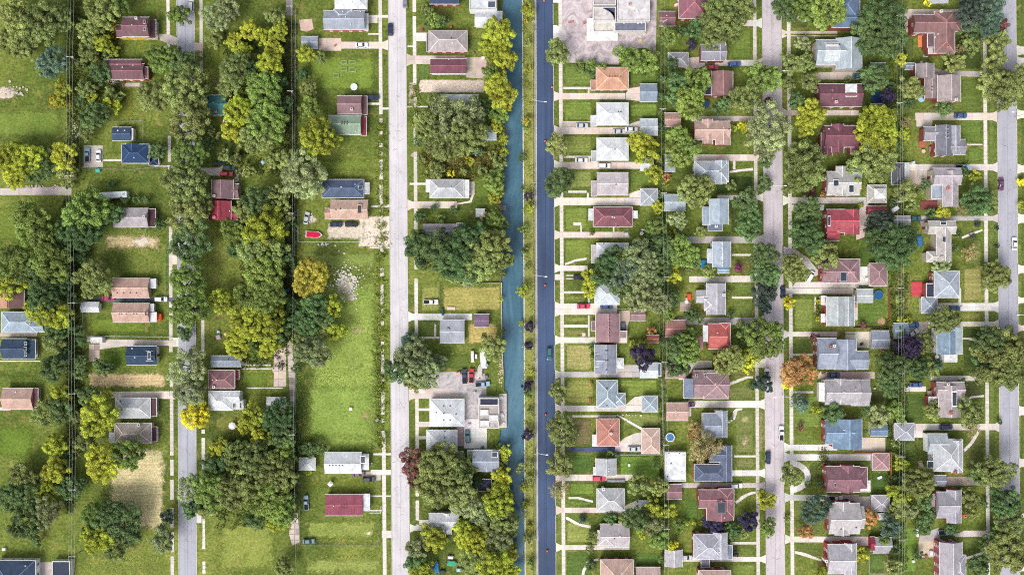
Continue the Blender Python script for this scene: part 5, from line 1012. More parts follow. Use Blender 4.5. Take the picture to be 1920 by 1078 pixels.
# ------------------------------------------------------------------ undergrowth: low weeds nobody could count
def undergrowth(label,areas,colr,n,seed):
    g=np.random.default_rng(seed); V=[];
    tot=sum((a[2]-a[0])*(a[3]-a[1]) for a in areas)
    for a in areas:
        m=int(n*((a[2]-a[0])*(a[3]-a[1]))/tot/14)+1
        for _ in range(m):
            px=g.uniform(a[0],a[2]); py=g.uniform(a[1],a[3]); X,Y=P(px,py); hh=g.uniform(0.3,1.5); rad=g.uniform(0.5,1.3)
            for _ in range(14):
                d=g.normal(size=3); d/=np.linalg.norm(d); d[2]=abs(d[2]); c=np.array([X,Y,0.05])+d*np.array([rad,rad,hh]); s=g.uniform(0.14,0.36)
                nn=d+g.normal(size=3)*0.5+np.array([0,0,.4]); nn/=np.linalg.norm(nn); a1=np.cross(nn,g.normal(size=3)); a1/=np.linalg.norm(a1); b1=np.cross(nn,a1)
                V+=[c-a1*s,c-b1*s*.6,c+a1*s,c+b1*s*.6]
    V=np.array(V,dtype=np.float32); N=len(V)//4
    me=bpy.data.meshes.new('undergrowth'); me.vertices.add(4*N); me.vertices.foreach_set('co',V.ravel()); me.loops.add(4*N); me.loops.foreach_set('vertex_index',np.arange(4*N,dtype=np.int32))
    me.polygons.add(N); me.polygons.foreach_set('loop_start',np.arange(0,4*N,4,dtype=np.int32)); me.polygons.foreach_set('loop_total',np.full(N,4,dtype=np.int32)); me.materials.append(M['leaf']); me.update(calc_edges=True)
    o=bpy.data.objects.new('undergrowth',me); link(o,None,C(*colr)); tag(o,label,'undergrowth',kind='stuff')
undergrowth('mixed green weeds around the top-left houses',[(140,30,222,110),(140,110,200,230),(128,0,150,330),(200,150,235,200)],(92,104,44),16000,1)
undergrowth('tall yellow-flowering weeds beside yellow-walled house',[(200,45,222,75),(160,40,200,60),(95,180,135,200)],(176,150,44),2400,2)
undergrowth('dark weeds along the left power line',[(120,370,150,640),(125,640,160,820),(120,820,140,960)],(66,82,40),12000,3)
undergrowth('scrub filling the back alley beside the field',[(535,40,556,640),(536,780,556,960)],(84,88,50),15000,4)
undergrowth('dark scrub under the wooded strip',[(420,60,540,330),(450,360,540,690),(400,820,545,990)],(58,74,36),26000,5)
undergrowth('weedy olive lot beside the canal',[(795,275,940,335),(785,400,800,420),(915,310,940,380)],(122,118,58),9000,6)
undergrowth('weeds along the verge beside the canal',[(981,-20,1002,1100)],(150,158,70),2600,7)
undergrowth('brush along the right-hand wire corridors',[(1238,120,1248,1070),(1668,40,1698,340),(1664,640,1700,1070),(1668,340,1700,600)],(84,104,46),20000,8)
undergrowth('shrubbery along the canal\'s left bank',[(930,235,946,262),(925,270,940,330),(915,640,938,660),(930,880,955,1078)],(126,130,50),5000,9)
undergrowth('weeds edging the broken sidewalks',[(706,230,726,840),(770,160,790,240),(372,90,386,180)],(128,142,58),6000,10)
undergrowth('garden plants along house fronts',[(1545,480,1560,500),(1105,430,1113,440),(1530,560,1536,610),(1800,300,1812,320),(1530,690,1545,700),(1520,770,1560,775),(1538,840,1550,880),(1660,600,1672,640)],(112,120,54),3000,11)

# ------------------------------------------------------------------ vehicles
def loft(b, secs, m):
    n=len(secs[0]); o=len(b.v)
    for s in secs: b.v+=s
    for i in range(len(secs)-1):
        for k in range(n): b.f.append((o+i*n+k,o+i*n+(k+1)%n,o+(i+1)*n+(k+1)%n,o+(i+1)*n+k)); b.m.append(m)
    b.f.append(tuple(o+k for k in range(n))[::-1]); b.m.append(m); b.f.append(tuple(o+(len(secs)-1)*n+k for k in range(n))); b.m.append(m)
def ring(L0,L1,W,z,c=0.18):
    return [(L0+c,-W,z),(L1-c*1.6,-W,z),(L1,-W+c*1.6,z),(L1,W-c*1.6,z),(L1-c*1.6,W,z),(L0+c,W,z),(L0,W-c,z),(L0,-W+c,z)]
def car_meshes(kind):
    L=2.35 if kind!='pickup' else 2.75; W=0.92
    b=MB(); loft(b,[ring(-L,L,W*.93,0.28),ring(-L-.03,L+.03,W,0.55),ring(-L,L,W*.98,0.82),ring(-L+.12,L-.25,W*.9,0.92)],0); body=b.mesh('body',[M['paint']])
    if kind=='pickup': c0,c1,t0,t1,zt=-0.55,1.35,-0.35,0.7,1.62
    elif kind=='van': c0,c1,t0,t1,zt=-2.2,1.7,-2.1,0.95,1.8
    elif kind=='suv': c0,c1,t0,t1,zt=-2.2,1.15,-1.95,0.4,1.66
    else: c0,c1,t0,t1,zt=-1.75,1.2,-1.15,0.35,1.42
    b=MB(); loft(b,[ring(c0,c1,W*.86,0.90,.1),ring(t0-.03,t1+.03,W*.72,zt-.06,.1)],0); gl=b.mesh('window_glass',[M['glass']])
    b=MB(); loft(b,[ring(t0-.05,t1+.05,W*.735,zt-.07,.1),ring(t0+.05,t1-.05,W*.66,zt,.1)],0)
    for s in (-1,1):
        for xx in (c0+.08,c1-.08): b.bar((xx,s*W*.85,0.9),((t0 if xx<0 else t1),s*W*.72,zt-.06),0.09)
    rf=b.mesh('roof',[M['paint']])
    bed=None
    if kind=='pickup': bed=MB().box(-L+.12,-W*.78,0.925,-0.62,W*.78,0.94,0).mesh('truck_bed',[M['rubber']])
    return body,gl,rf,bed,L,W
wheel_me=MB(); wheel_me.cyl(0,0,-0.11,0.11,0.33,14).cyl(0,0,0.11,0.125,0.2,10,m=1); 
wheel_me.v=[(x,z,y) for x,y,z in wheel_me.v]; wheel_me=wheel_me.mesh('wheel',[M['rubber'],M['metal']])
lamp_me=MB().box(-.06,-.22,-.07,.06,.22,.07).mesh('headlight',[M['lens']])
CM={k:car_meshes(k) for k in ('car','suv','van','pickup')}
CARS=[]
CCOL=dict(white=(236,238,240),silver=(196,202,208),grey=(130,134,142),black=(28,30,36),blue=(62,96,150),navy=(34,48,80),lightblue=(150,180,206),red=(190,30,44),pink=(214,60,96),magenta=(178,30,84),teal=(52,104,112),purple=(110,66,104),darkgreen=(30,56,52))
def car(x,y,ang,col,kind='car',place=None,sc=1.0):
    body,gl,rf,bed,L,W=CM[kind]; X,Y=P(x,y,0.7); e=empty('car' if kind in('car','suv') else 'pickup_truck' if kind=='pickup' else 'van',X,Y,0.06); e.rotation_euler=(0,0,math.radians(ang)); e.scale=(sc,sc,sc)
    c=C(*CCOL[col])
    def p(name,me,loc=(0,0,0),cc=c,par=None,scale=(1,1,1)):
        o=bpy.data.objects.new(name,me); o.location=loc; o.scale=scale; link(o,par or e,cc); return o
    bo=p('body',body); p('window_glass',gl,par=bo); p('roof',rf)
    if bed: p('truck_bed',bed)
    for sx in (-1,1):
        for sy in (-1,1): p('wheel',wheel_me,(sx*L*.6,sy*(W-.06),0.33),scale=(1,sy,1))
    for sy in (-1,1): p('headlight',lamp_me,(L-.14,sy*W*.68,0.72),C(235,235,230)); p('tail_light',lamp_me,(-L+.0,sy*W*.72,0.72),C(170,30,30))
    CARS.append((e,x,y,col.replace('lightblue','light blue').replace('darkgreen','dark green'),{'car':'car','suv':'car','pickup':'pickup truck','van':'van'}[kind],place)); return e
for a in ((164,291,90,'lightblue','pickup','on the fenced concrete pad at left'),(185,293,90,'white','car','on the fenced concrete pad at left'),(302,561,0,'white','suv','between the two salmon-roofed houses'),(203,559,0,'magenta','car','between the two salmon-roofed houses'),
 (359,12,90,'white','van','on the tree-lined street at the top edge'),(430,230,0,'white','car','beside the teal-roofed house'),(430,315,0,'darkgreen','suv','on the short drive above dull mauve house'),(425,327,0,'red','suv','on the short drive above dull mauve house'),(412,305,20,'darkgreen','car','on grass above the short drive'),
 (575,409,80,'silver','car','inside the yard with the red boat'),(630,421,0,'navy','car','below the peach-roofed house'),(659,421,0,'black','suv','below the peach-roofed house'),(678,85,0,'white','car','on the slab driveway near the pale street'),(699,183,0,'navy','suv','before the dull mauve house'),
 (732,56,90,'navy','suv','at the kerb of the pale street'),(760,4,90,'grey','car','at the top right kerb of the pale street'),(808,566,0,'white','pickup','on the lawn right of the pale street'),(871,705,92,'navy','pickup','in the grey junk yard'),(884,704,88,'red','pickup','in the grey junk yard'),(905,720,5,'lightblue','pickup','in the grey junk yard'),
 (877,818,95,'teal','suv','on the white pad near the canal'),(858,850,2,'white','car','beside the big olive tree by the canal'),(672,888,5,'purple','car','beside the white-grey house with porch skylight'),(692,898,3,'black','suv','beside the white-grey house with porch skylight'),(574,942,92,'lightblue','pickup','at the back of the flat red-roofed house'),(579,1014,3,'teal','car','in the corner of the lower fenced lot'),
 (1030,663,-91,'teal','suv','driving on the dark asphalt road'),(1091,236,0,'silver','car',None),(1161,247,0,'silver','car',None),(1184,243,0,'white','car',None),(1090,301,0,'white','car',None),(1133,311,0,'white','suv',None),(1087,520,0,'black','car',None),(1094,574,0,'pink','car',None),(1137,574,0,'blue','car',None),(1136,639,0,'magenta','suv',None),(1189,841,0,'silver','car',None),(1123,896,0,'pink','suv',None),
 (1335,127,0,'pink','car',None),(1377,121,5,'blue','suv',None),(1285,449,0,'lightblue','car',None),(1291,758,0,'purple','car',None),(1286,1044,-5,'silver','car',None),(1380,910,0,'white','suv',None),(1360,888,0,'red','car',None),(1563,703,0,'blue','car',None),(1566,933,0,'white','pickup',None),(1580,940,0,'navy','car',None),(1519,519,60,'white','van',None),(1611,143,0,'teal','car',None),
 (1801,217,0,'blue','car',None),(1805,313,0,'lightblue','pickup',None),(1877,346,-90,'purple','car','driving on the rightmost street'),(1902,457,90,'white','car','at the kerb of the rightmost street'),(1788,578,0,'blue','car',None),(1711,609,0,'blue','suv',None),(1711,625,30,'white','car',None),(1717,721,0,'blue','car',None),(1774,800,0,'navy','suv',None),(1773,998,0,'lightblue','pickup',None),(1715,410,0,'teal','car',None),
 (1465,812,90,'white','pickup','at the right kerb of the lilac street'),(1440,858,-90,'navy','suv','at the left kerb of the lilac street'),(1438,702,90,'white','car','under the blackish tree by the lilac street'),(1468,548,90,'navy','car','at the right kerb beside the small yellow tree')):
    car(*a[:5],place=a[5])

# ------------------------------------------------------------------ power lines, street lamps
def pole(x,y,h=10.5,arm=2.4,lamp=0,label='',ang=0.0):
    X,Y=P(x,y,h-0.4); e=empty('utility_pole',X,Y,0)
    MB().cyl(0,0,0,h,0.17,10,0.11).obj('pole',M['wood'],e,C(150,140,128),base=(0,0,0))
    MB().box(-arm/2,-.09,h-.55,arm/2,.09,h-.35).obj('crossarm',M['wood'],e,C(206,202,194),base=(0,0,0))
    for s in (-.46,-.2,.2,.46): MB().cyl(s*arm,0,h-.35,h-.1,0.07,8).obj('insulator',M['lens'],e,C(190,196,198),base=(0,0,0))
    if arm>2: MB().cyl(.34,0,h-2.2,h-1.2,0.24,12).cyl(.34,0,h-1.2,h-1.1,.1,8).obj('transformer',M['metal'],e,C(176,180,182),base=(0,0,0))
    if lamp:
        MB().bar((0,0,h-2.2),(lamp,-.15*abs(lamp),h-1.7),0.12).obj('lamp_arm',M['metal'],e,C(214,214,214),base=(0,0,0))
        s=1 if lamp>0 else -1
        MB().box(min(lamp,lamp+s*.9),-.15*abs(lamp)-.2,h-1.85,max(lamp,lamp+s*.9),-.15*abs(lamp)+.2,h-1.62).obj('lamp_head',M['metal'],e,C(230,232,232),base=(0,0,0))
    for c in e.children: c.location=(0,0,0); 
    tag(e,label,'utility pole','utility poles'); return X,Y,h
def wires(pts,offs,h,label):
    for oi,of in enumerate(offs):
        b=MB()
        P3=[(X+of,Y,h-0.1) for X,Y in pts]
        for (x0,y0,z0),(x1,y1,z1) in zip(P3,P3[1:]):
            L=math.hypot(x1-x0,y1-y0); sag=min(1.4,L*L/2600); pr=None
            for k in range(13):
                t=k/12; q=(x0+(x1-x0)*t,y0+(y1-y0)*t,z0-sag*4*t*(1-t))
                if pr: b.bar(pr,q,0.036)
                pr=q
        if len(offs)==1: pos=''
        else: pos=(['left','right'] if len(offs)==2 else ['leftmost','middle','rightmost'] if len(offs)==3 else ['leftmost','second','third','rightmost'])[oi]+' '
        tag(b.obj('overhead_wire',M['metal'],color=C(188,198,184)),pos+label,'wire','overhead wires')
def line(xy,h,offs,arm,label,wl,lamps={}):
    pts=[]
    for i,(x,y) in enumerate(xy):
        X,Y,_=pole(x,y,h,arm,lamps.get(i,0),'wooden utility pole, %s down %s'%(ORD[i+1],label)); pts.append((X,Y))
    ex=lambda a,b,t:(a[0]+(a[0]-b[0])*t,a[1]+(a[1]-b[1])*t)
    p0=(pts[0][0],pts[0][1]+70); p1=(pts[-1][0]+0.3,pts[-1][1]-60)
    wires([p0]+pts+[p1],offs,h,wl)
line([(131,107),(128,330),(134,568),(135,738),(136,918),(135,1043)],11,(-1.1,-.1,1.0),2.6,'the left-hand power line','wire of the left-hand power line')
line([(543,12),(544,171),(545,400),(545,645),(547,815),(550,980)],10,(.7,),2.2,'the back alley line','wire of the back alley line')
line([(1001,42),(1002,187),(1002,343),(1003,516),(1004,679),(1005,851),(1006,1010)],10.5,(-.6,0,.6),1.6,'the canal verge line','wire of the canal verge line',{1:3.6,3:3.6,5:3.6})
line([(1243,40),(1243,204),(1245,362),(1249,519),(1246,679),(1249,834),(1250,992)],10,(-.7,.7),2.2,'the line right of the dark-road houses','wire right of the dark-road houses')
line([(1687,30),(1687,193),(1688,378),(1689,540),(1690,700),(1691,856),(1691,1013)],10.5,(-1.0,.2,1.0),2.4,'the line between the two right streets','wire between the two right streets')
def street_lamp(x,y,dx,label):
    X,Y=P(x,y,0); e=empty('street_lamp',X,Y,0); h=8.5
    MB().cyl(0,0,0,h,0.11,10,0.07).obj('pole',M['metal'],e,C(190,190,190),base=(0,0,0)); MB().bar((0,0,h-.1),(dx,0,h+.5),0.11).obj('lamp_arm',M['metal'],e,C(226,226,226),base=(0,0,0))
    s=1 if dx>0 else -1; MB().box(min(dx,dx+s*.9),-.18,h+.36,max(dx,dx+s*.9),.18,h+.58).obj('lamp_head',M['metal'],e,C(236,238,238),base=(0,0,0)); tag(e,label,'street lamp','street lamps')
street_lamp(1435.5,354,4.0,'street lamp reaching over the upper lilac street'); street_lamp(1466,739,-5.2,'street lamp with long arm over the lower lilac street')
street_lamp(1902,220,-5.6,'street lamp over the upper rightmost street'); street_lamp(1905,589,-4.2,'street lamp over the middle of the rightmost street')
street_lamp(1472,145,-3.0,'street lamp among olive trees by the lilac street')

# ------------------------------------------------------------------ fences
def fence(pts,label,h=1.2,colr=(176,190,186),wood=False,step=3.0):
    X0,Y0=P(*pts[0]); e=empty('fence',X0,Y0,0); c=pc(colr)
    for (xa,ya),(xb,yb) in zip(pts,pts[1:]):
        A=P(xa,ya);B=P(xb,yb); L=math.hypot(B[0]-A[0],B[1]-A[1]); n=max(1,round(L/step)); prev=None
        for i in range(n+1):
            q=(A[0]+(B[0]-A[0])*i/n,A[1]+(B[1]-A[1])*i/n); io('post',post_me,(q[0],q[1],0),e,c,(0.1,0.1,h+0.1))
            if prev and wood: MB().bar((*prev,h/2),(*q,h/2),0.06,h*0.94).obj('panel',M['wood'],e,c)
            prev=q
        if not wood:
            MB().bar((*A,h),(*B,h),0.09).bar((*A,h*.5),(*B,h*.5),0.03).bar((*A,0.08),(*B,0.08),0.04).obj('rail',M['metal'],e,c)
    tag(e,label,'fence','fences'); return e
fence([(212,230),(270,228),(271,290)],'grey fence round the navy garage',colr=(150,150,146)); fence([(152,245),(152,316),(250,319),(312,312)],'grey fence round the concrete parking pad',colr=(140,144,142))
fence([(158,584),(158,629),(280,631),(322,632)],'pale wire fence below the salmon houses'); fence([(560,394),(560,454),(680,454),(680,412)],'pale wire fence round the red boat yard',colr=(200,222,216))
fence([(563,812),(563,1020),(712,1020),(712,975)],'dark wire fence round the lower green lot',colr=(90,96,84)); fence([(312,475),(312,560)],'green wire fence by the tree-lined sidewalk',colr=(90,150,110))
fence([(555,20),(554,480)],'wire fence along the back alley'); fence([(554,640),(555,830)],'wire fence between alley and big field'); fence([(826,532),(826,585)],'dark fence left of the dry canal lawn',colr=(80,90,80)); fence([(860,533),(936,530)],'white picket fence above the dry lawn',colr=(236,234,226),wood=True,h=1.0)
fence([(1240,385),(1240,545)],'wire fence behind houses of the dark road'); fence([(1236,580),(1236,705)],'wire fence beside the purple tree yard',colr=(120,140,120)); fence([(1240,710),(1243,850)],'wire fence beside peach garage',colr=(196,200,196))
fence([(1157,579),(1236,579)],'pale fence above the mauve shed',colr=(210,206,200)); fence([(1162,852),(1242,851)],'thin fence below the peach garage'); fence([(1178,637),(1213,634)],'red-brown board fence to the small shed',colr=(178,120,104),wood=True)
fence([(1665,540),(1666,596)],'brown board fence left of the wire corridor',colr=(150,100,74),wood=True,h=1.7); fence([(1668,848),(1668,925)],'orange-brown board fence behind the pink garage',colr=(206,140,90),wood=True,h=1.7); fence([(1600,847),(1668,847)],'orange-brown board fence above the pink garage',colr=(206,140,90),wood=True,h=1.7)
fence([(1600,614),(1668,613)],'dark board fence above the slate garage',colr=(110,80,80),wood=True); fence([(1580,616),(1580,626),(1600,626)],'dark fence by the slate-blue house',colr=(80,70,76)); fence([(1628,1038),(1628,1074),(1661,1074),(1661,1038)],'pale fence round the small back lawn',colr=(196,190,170))
fence([(1280,518),(1280,505),(1350,517)],'dark hedge fence below the light blue houses',colr=(70,80,60)); fence([(1690,150),(1690,210)],'wire fence along the upper right corridor'); fence([(1720,340),(1720,310),(1703,306)],'white fence beside the dark carport',colr=(230,230,232),wood=True,h=1.2)
fence([(1560,538),(1660,537)],'wire fence above grey-green garage'); fence([(1700,207),(1780,206)],'grey fence below the taupe house',colr=(130,130,126))
fence([(715,947),(715,960),(693,960)],'white front fence of the flat red-roofed house',colr=(232,232,226)); fence([(386,172),(418,171)],'low rail above the teal-roofed house',colr=(150,130,110))

# ------------------------------------------------------------------ boats, trailer, pools, garden things
def lathe(b,prof,n=24,m=0):
    o=len(b.v)
    for r,z in prof:
        for k in range(n): b.v.append((r*math.cos(2*math.pi*k/n),r*math.sin(2*math.pi*k/n),z))
    for i in range(len(prof)-1):
        for k in range(n): b.f.append((o+i*n+k,o+i*n+(k+1)%n,o+(i+1)*n+(k+1)%n,o+(i+1)*n+k)); b.m.append(m)
    return b
def at_empty(name,x,y,label,cat,group=None,rot=0.0,z=0.06):
    X,Y=P(x,y,0.5); e=empty(name,X,Y,z); e.rotation_euler=(0,0,math.radians(rot)); tag(e,label,cat,group); return e
def part(e,name,b,mat,col): return b.obj(name,M[mat],e,pc(col),base=(0,0,0))
def pool(x,y,r,label,rim=(236,238,240),water=(70,124,170),h=1.1):
    e=at_empty('round_pool',x,y,label,'pool'); rm=r*S
    part(e,'pool_wall',lathe(MB(),[(rm,0),(rm,h),(rm-.05,h+.06),(rm-.28,h+.06),(rm-.3,h-.3)],28),'trim',rim)
    b=MB(); b.v=[((rm-.2)*math.cos(2*math.pi*k/28),(rm-.2)*math.sin(2*math.pi*k/28),h-.15) for k in range(28)]; b.f=[tuple(range(28))]; b.m=[0]; part(e,'pool_water',b,'pool',water)
    b=MB(); b.bar((rm+.1,-.25,0),(rm+.1,-.25,h+.5),.06).bar((rm+.1,.25,0),(rm+.1,.25,h+.5),.06); [b.bar((rm+.1,-.25,.3*i+.2),(rm+.1,.25,.3*i+.2),.05) for i in range(4)]; part(e,'ladder',b,'metal',(220,220,220))
pool(1256,819,8.5,'round above-ground pool with white rim and blue water'); pool(1322,197,8,'dark blue round pool between brown and salmon houses',(60,84,104),(36,70,104)); pool(1646,553,9,'dark blue round pool by brown board fence',(66,110,140),(40,90,136)); pool(1325,812,5,'small round pool beside flagstone house',(200,190,180),(60,90,90))
def trampoline(x,y,r,label,colr,pad,sq=False):
    e=at_empty('trampoline',x,y,label,'trampoline'); rm=r*S; n=4 if sq else 24
    part(e,'frame_pad',lathe(MB(),[(rm,.75),(rm,.85),(rm-.35,.85),(rm-.35,.75)],n),'cloth',pad)
    b=MB(); b.v=[((rm-.33)*math.cos(2*math.pi*k/n),(rm-.33)*math.sin(2*math.pi*k/n),.8) for k in range(n)]; b.f=[tuple(range(n))]; b.m=[0]; part(e,'jumping_mat',b,'cloth',colr)
    for k in range(4): a=k*math.pi/2; part(e,'leg',MB().bar((rm*.96*math.cos(a),rm*.96*math.sin(a),-.05),(rm*.96*math.cos(a),rm*.96*math.sin(a),.8),.07),'metal',(160,160,160))
trampoline(664,164,6.5,'round white trampoline on the green garden lot',(226,232,238),(240,244,246)); trampoline(1645,184,12,'large blue trampoline beside dark purple tree',(36,60,92),(44,96,150))
def boat(x,y,L,W,rot,label,hull,cover):
    e=at_empty('boat',x,y,label,'boat',rot=rot); b=MB()
    def sec(z,k): 
        l=L/2*k; w=W/2*k; return [(-l,-w,z),(l*.45,-w,z),(l*.8,-w*.55,z),(l,0,z),(l*.8,w*.55,z),(l*.45,w,z),(-l,w,z)]
    loft(b,[sec(.25,.7),sec(.9,1.0)],0); part(e,'hull',b,'paint',hull); b=MB(); loft(b,[sec(.9,.9),sec(1.08,.8)],0); part(e,'cover',b,'cloth',cover)
    b=MB().bar((-L*.4,-W*.3,.2),(L*.6,0,.2),.1).bar((-L*.4,W*.3,.2),(L*.6,0,.2),.1); part(e,'trailer_frame',b,'metal',(150,150,150))
    for s in (-1,1): b=MB().cyl(0,0,-.1,.1,.3,12); b.v=[(px-L*.1,pz+s*W*.48,py+.25) for px,py,pz in b.v]; part(e,'wheel',b,'rubber',(30,30,30))
    part(e,'outboard_motor',MB().box(-L/2-.45,-.2,.5,-L/2-.02,.2,1.3),'metal',(60,60,66))
boat(589,440,6.2,2.4,-3,'red-covered boat with white hull inside the wire-fenced yard','white',(214,40,78)); boat(906,672,7.5,2.2,95,'long white boat on trailer beside the grey junk yard',(236,236,236),(226,226,230)); boat(900,695,5.0,1.8,88,'smaller pale boat in the junk yard by the canal',(226,214,210),(206,196,196))
boat(848,1055,3.6,2.0,-4,'green tarp-covered dinghy on the bottom lawn by the canal',(60,150,120),(70,176,136)); boat(819,1062,4.6,1.4,92,'blue dinghy standing upright on the bottom lawn',(50,120,176),(56,132,190)); boat(896,285,3.4,1.2,45,'small white and teal skiff in the canal weeds',(236,236,232),(70,170,170))
# long white bus-like trailer
e=at_empty('camper_trailer',214.5,367,'long white camper trailer parked on grass at left','trailer',rot=3.5); L=5.7; W=1.2
b=MB(); loft(b,[ring(-L,L,W*.97,.5,.15),ring(-L,L,W,1.0,.15),ring(-L,L,W,2.5,.15),ring(-L+.15,L-.15,W*.85,2.75,.15)],0); part(e,'body',b,'paint',(232,240,246)); part(e,'roof_hatch',MB().box(-.4,-.4,2.74,.4,.4,2.9),'trim',(214,218,222)); part(e,'air_conditioner',MB().box(L-1.6,-.45,2.74,L-.7,.45,2.98),'trim',(196,202,208))
for s in (-1,1):
    part(e,'window',MB().box(-3,s*W-.02,1.5,3,s*W+.03,2.1),'glass','black')
    for q in (-3.2,3.4):
        b=MB().cyl(0,0,-.12,.12,.42,12); b.v=[(px+q,pz+s*(W-.15),py+.42) for px,py,pz in b.v]; part(e,'wheel',b,'rubber','black')
def table(x,y,r,label,col,umb=False,ground=0.07):
    e=at_empty('parasol_table' if umb else 'garden_table',x,y,label,'parasol' if umb else 'table',z=ground); rm=r*S
    b=MB().cyl(0,0,.68,.73,min(rm,.75),18); part(e,'table_top',b,'trim',col); part(e,'pole',MB().cyl(0,0,0,2.3 if umb else .68,.05,8),'metal',(200,200,200))
    if umb: part(e,'canopy',lathe(MB(),[(0.02,2.5),(rm*.5,2.3),(rm,2.0),(rm,1.93)],4 if r<5.6 or r==6 else 8),'cloth',col)
table(1724,187,7,'blue and white garden parasol behind the taupe house',(150,190,206),True); table(1610,435,6,'pale round garden table beside the red garage',(226,220,214)); table(1756,669,5.5,'white round table by the steel blue house terrace',(232,236,240)); table(1625,524,5,'white round table between mauve house and garage',(240,236,232)); table(1203,438,3.5,'small white garden table on the maroon house\'s back lawn',(240,240,240)); table(1731,284,4.5,'pale round table on the red terrace by the skylit grey house',(226,190,180)); table(1749,461,5.5,'round table on brown patio of the tan angular house',(206,200,196)); table(438,797,7,'white canopy table by the bright yellow tree',(244,244,244),True); table(1287,566,5,'small white table on patio of grey dormer house',(236,232,230)); table(621,905,6,'white parasol on the lawn above the flat red roof',(238,230,226),True)
# small garden and yard things, each a thing of its own
def yard(kind,x,y,w,d,h,col,label,rot=0,cat=None,legs=True,mat='trim'):
    e=at_empty(kind,x,y,label,cat or kind.replace('_',' '),rot=rot); w*=S; d*=S
    if kind in('bench','raised_bed','deck'):
        if kind=='raised_bed':
            for q in ((-w/2,-d/2,w/2,-d/2+.1),(-w/2,d/2-.1,w/2,d/2),(-w/2,-d/2+.1,-w/2+.1,d/2-.1),(w/2-.1,-d/2+.1,w/2,d/2-.1)): part(e,'board',MB().box(q[0],q[1],-.05,q[2],q[3],h),'wood',col)
            part(e,'soil',MB().box(-w/2+.14,-d/2+.14,-.05,w/2-.14,d/2-.14,h-.1),'cloth',(110,130,60))
        else:
            n=max(4,int(d/.45))
            for i in range(n): part(e,'plank',MB().box(-w/2,-d/2+d*i/n+.02,h-.08,w/2,-d/2+d*(i+1)/n-.02,h),'wood',col)
            for sx in (-1,1):
                for sy in (-1,1): part(e,'leg',MB().box(sx*w*.45-.06,sy*d*.4-.06,-.06,sx*w*.45+.06,sy*d*.4+.06,h-.08),'wood',col)
    else:
        b=MB(); loft(b,[ring(-w/2,w/2,d/2,0,min(w,d)*.08),ring(-w/2*.98,w/2*.98,d/2*.98,h*.8,min(w,d)*.08),ring(-w/2*.85,w/2*.85,d/2*.8,h,min(w,d)*.08)],0); part(e,'body',b,mat,col)
        part(e,'lid',MB().box(-w/2*.6,-d/2*.55,h,w/2*.6,d/2*.55,h+.06),mat,tuple(min(255,c*1.08) for c in col))
for i,(x,y) in enumerate(((645,117),(661,117),(645,130),(661,131),(630,142))): yard('raised_bed',x,y,11,7,.35,(186,198,160),'pale framed garden bed, %s of five on the green lot'%['upper left','upper right','lower left','lower right','lowest'][i])
yard('deck',1722,542,27,27,.5,(206,82,92),'bright red timber deck beside blue-grey house'); yard('deck',1745,385,38,16,.5,(140,76,76),'dark red timber deck below the lilac-stone house'); yard('deck',1752,336,18,22,.5,(150,90,72),'red-brown deck above the grey roof annex'); yard('deck',1729,72,16,34,.4,(232,150,100),'orange terrace behind the large brown house'); yard('deck',1312,643,14,26,.3,(196,150,150),'pink patio deck behind the coral red house'); yard('deck',1752,428,16,18,.4,(128,70,66),'red-brown deck of the tan angular house'); yard('deck',1752,622,14,16,.4,(92,66,72),'round dark deck of the steel blue house')
yard('deck',943,770,14,64,.25,(214,206,202),'pale timber terrace beside the canal building'); yard('deck',943,390,12,9,.2,(150,140,150),'small grey dock on the canal')
yard('deck',1285,575,20,18,.3,(196,176,168),'pale patio deck left of the grey dormer house'); yard('deck',1730,264,12,26,.3,(186,110,90),'brick-red terrace of the skylit grey house')
yard('tarp_stack',299,594,11,13,1.2,(226,96,58),'orange-red tarp-covered stack by the salmon house','0' and 0,'tarp',mat='cloth'); yard('tarp_stack',184,320,9,7,1.0,(84,186,176),'teal and white tarp bundle below the parking pad',10,'tarp',mat='cloth')
yard('storage_box',205,36,4,4,.7,(214,214,210),'small pale box in weeds by yellow-walled house'); yard('storage_box',658,766,6,6,.8,(226,232,226),'white box at the bottom of the big field',5); yard('storage_box',707,787,8,6,.8,(130,134,126),'grey tilted crate at the bottom of the big field',35); yard('storage_box',845,1044,11,6,1.0,(226,222,224),'white chest on the bottom lawn by the canal'); yard('storage_box',861,1067,10,7,1.2,(150,196,206),'pale blue bin beside green dinghy'); yard('storage_box',808,1063,12,8,1.0,(64,96,150),'blue junk pile left of the upright dinghy',20,'junk pile',mat='cloth'); yard('storage_box',830,1071,10,7,.9,(44,48,60),'black box under the upright blue dinghy')
yard('storage_box',1650,895,9,5,.5,(236,240,244),'white lounger on the small fenced lawn',25,'lounger'); yard('storage_box',1720,998,4,16,.8,(236,236,240),'narrow white trailer box behind the grey dormered house',3); yard('storage_box',1736,105,9,5,.6,(190,226,206),'pale green bench by the brown house hedge',5,'bench'); yard('storage_box',1677,392,14,9,1.6,(216,216,224),'small silver pod trailer under the right wires',35,'trailer')
yard('storage_box',906,110,7,6,1.4,(236,226,220),'small pale box at the back of the gravel yard'); yard('storage_box',410,632,9,9,1.1,(214,190,196),'pale clutter pile in the junk yard near mauve house',15,'junk pile',mat='cloth'); yard('storage_box',424,626,7,6,1.1,(226,200,160),'cream and red clutter in the junk yard near mauve house',30,'junk pile',mat='cloth'); yard('storage_box',410,622,6,6,.9,(176,206,226),'pale blue barrel pile in the junk yard',0,'junk pile')
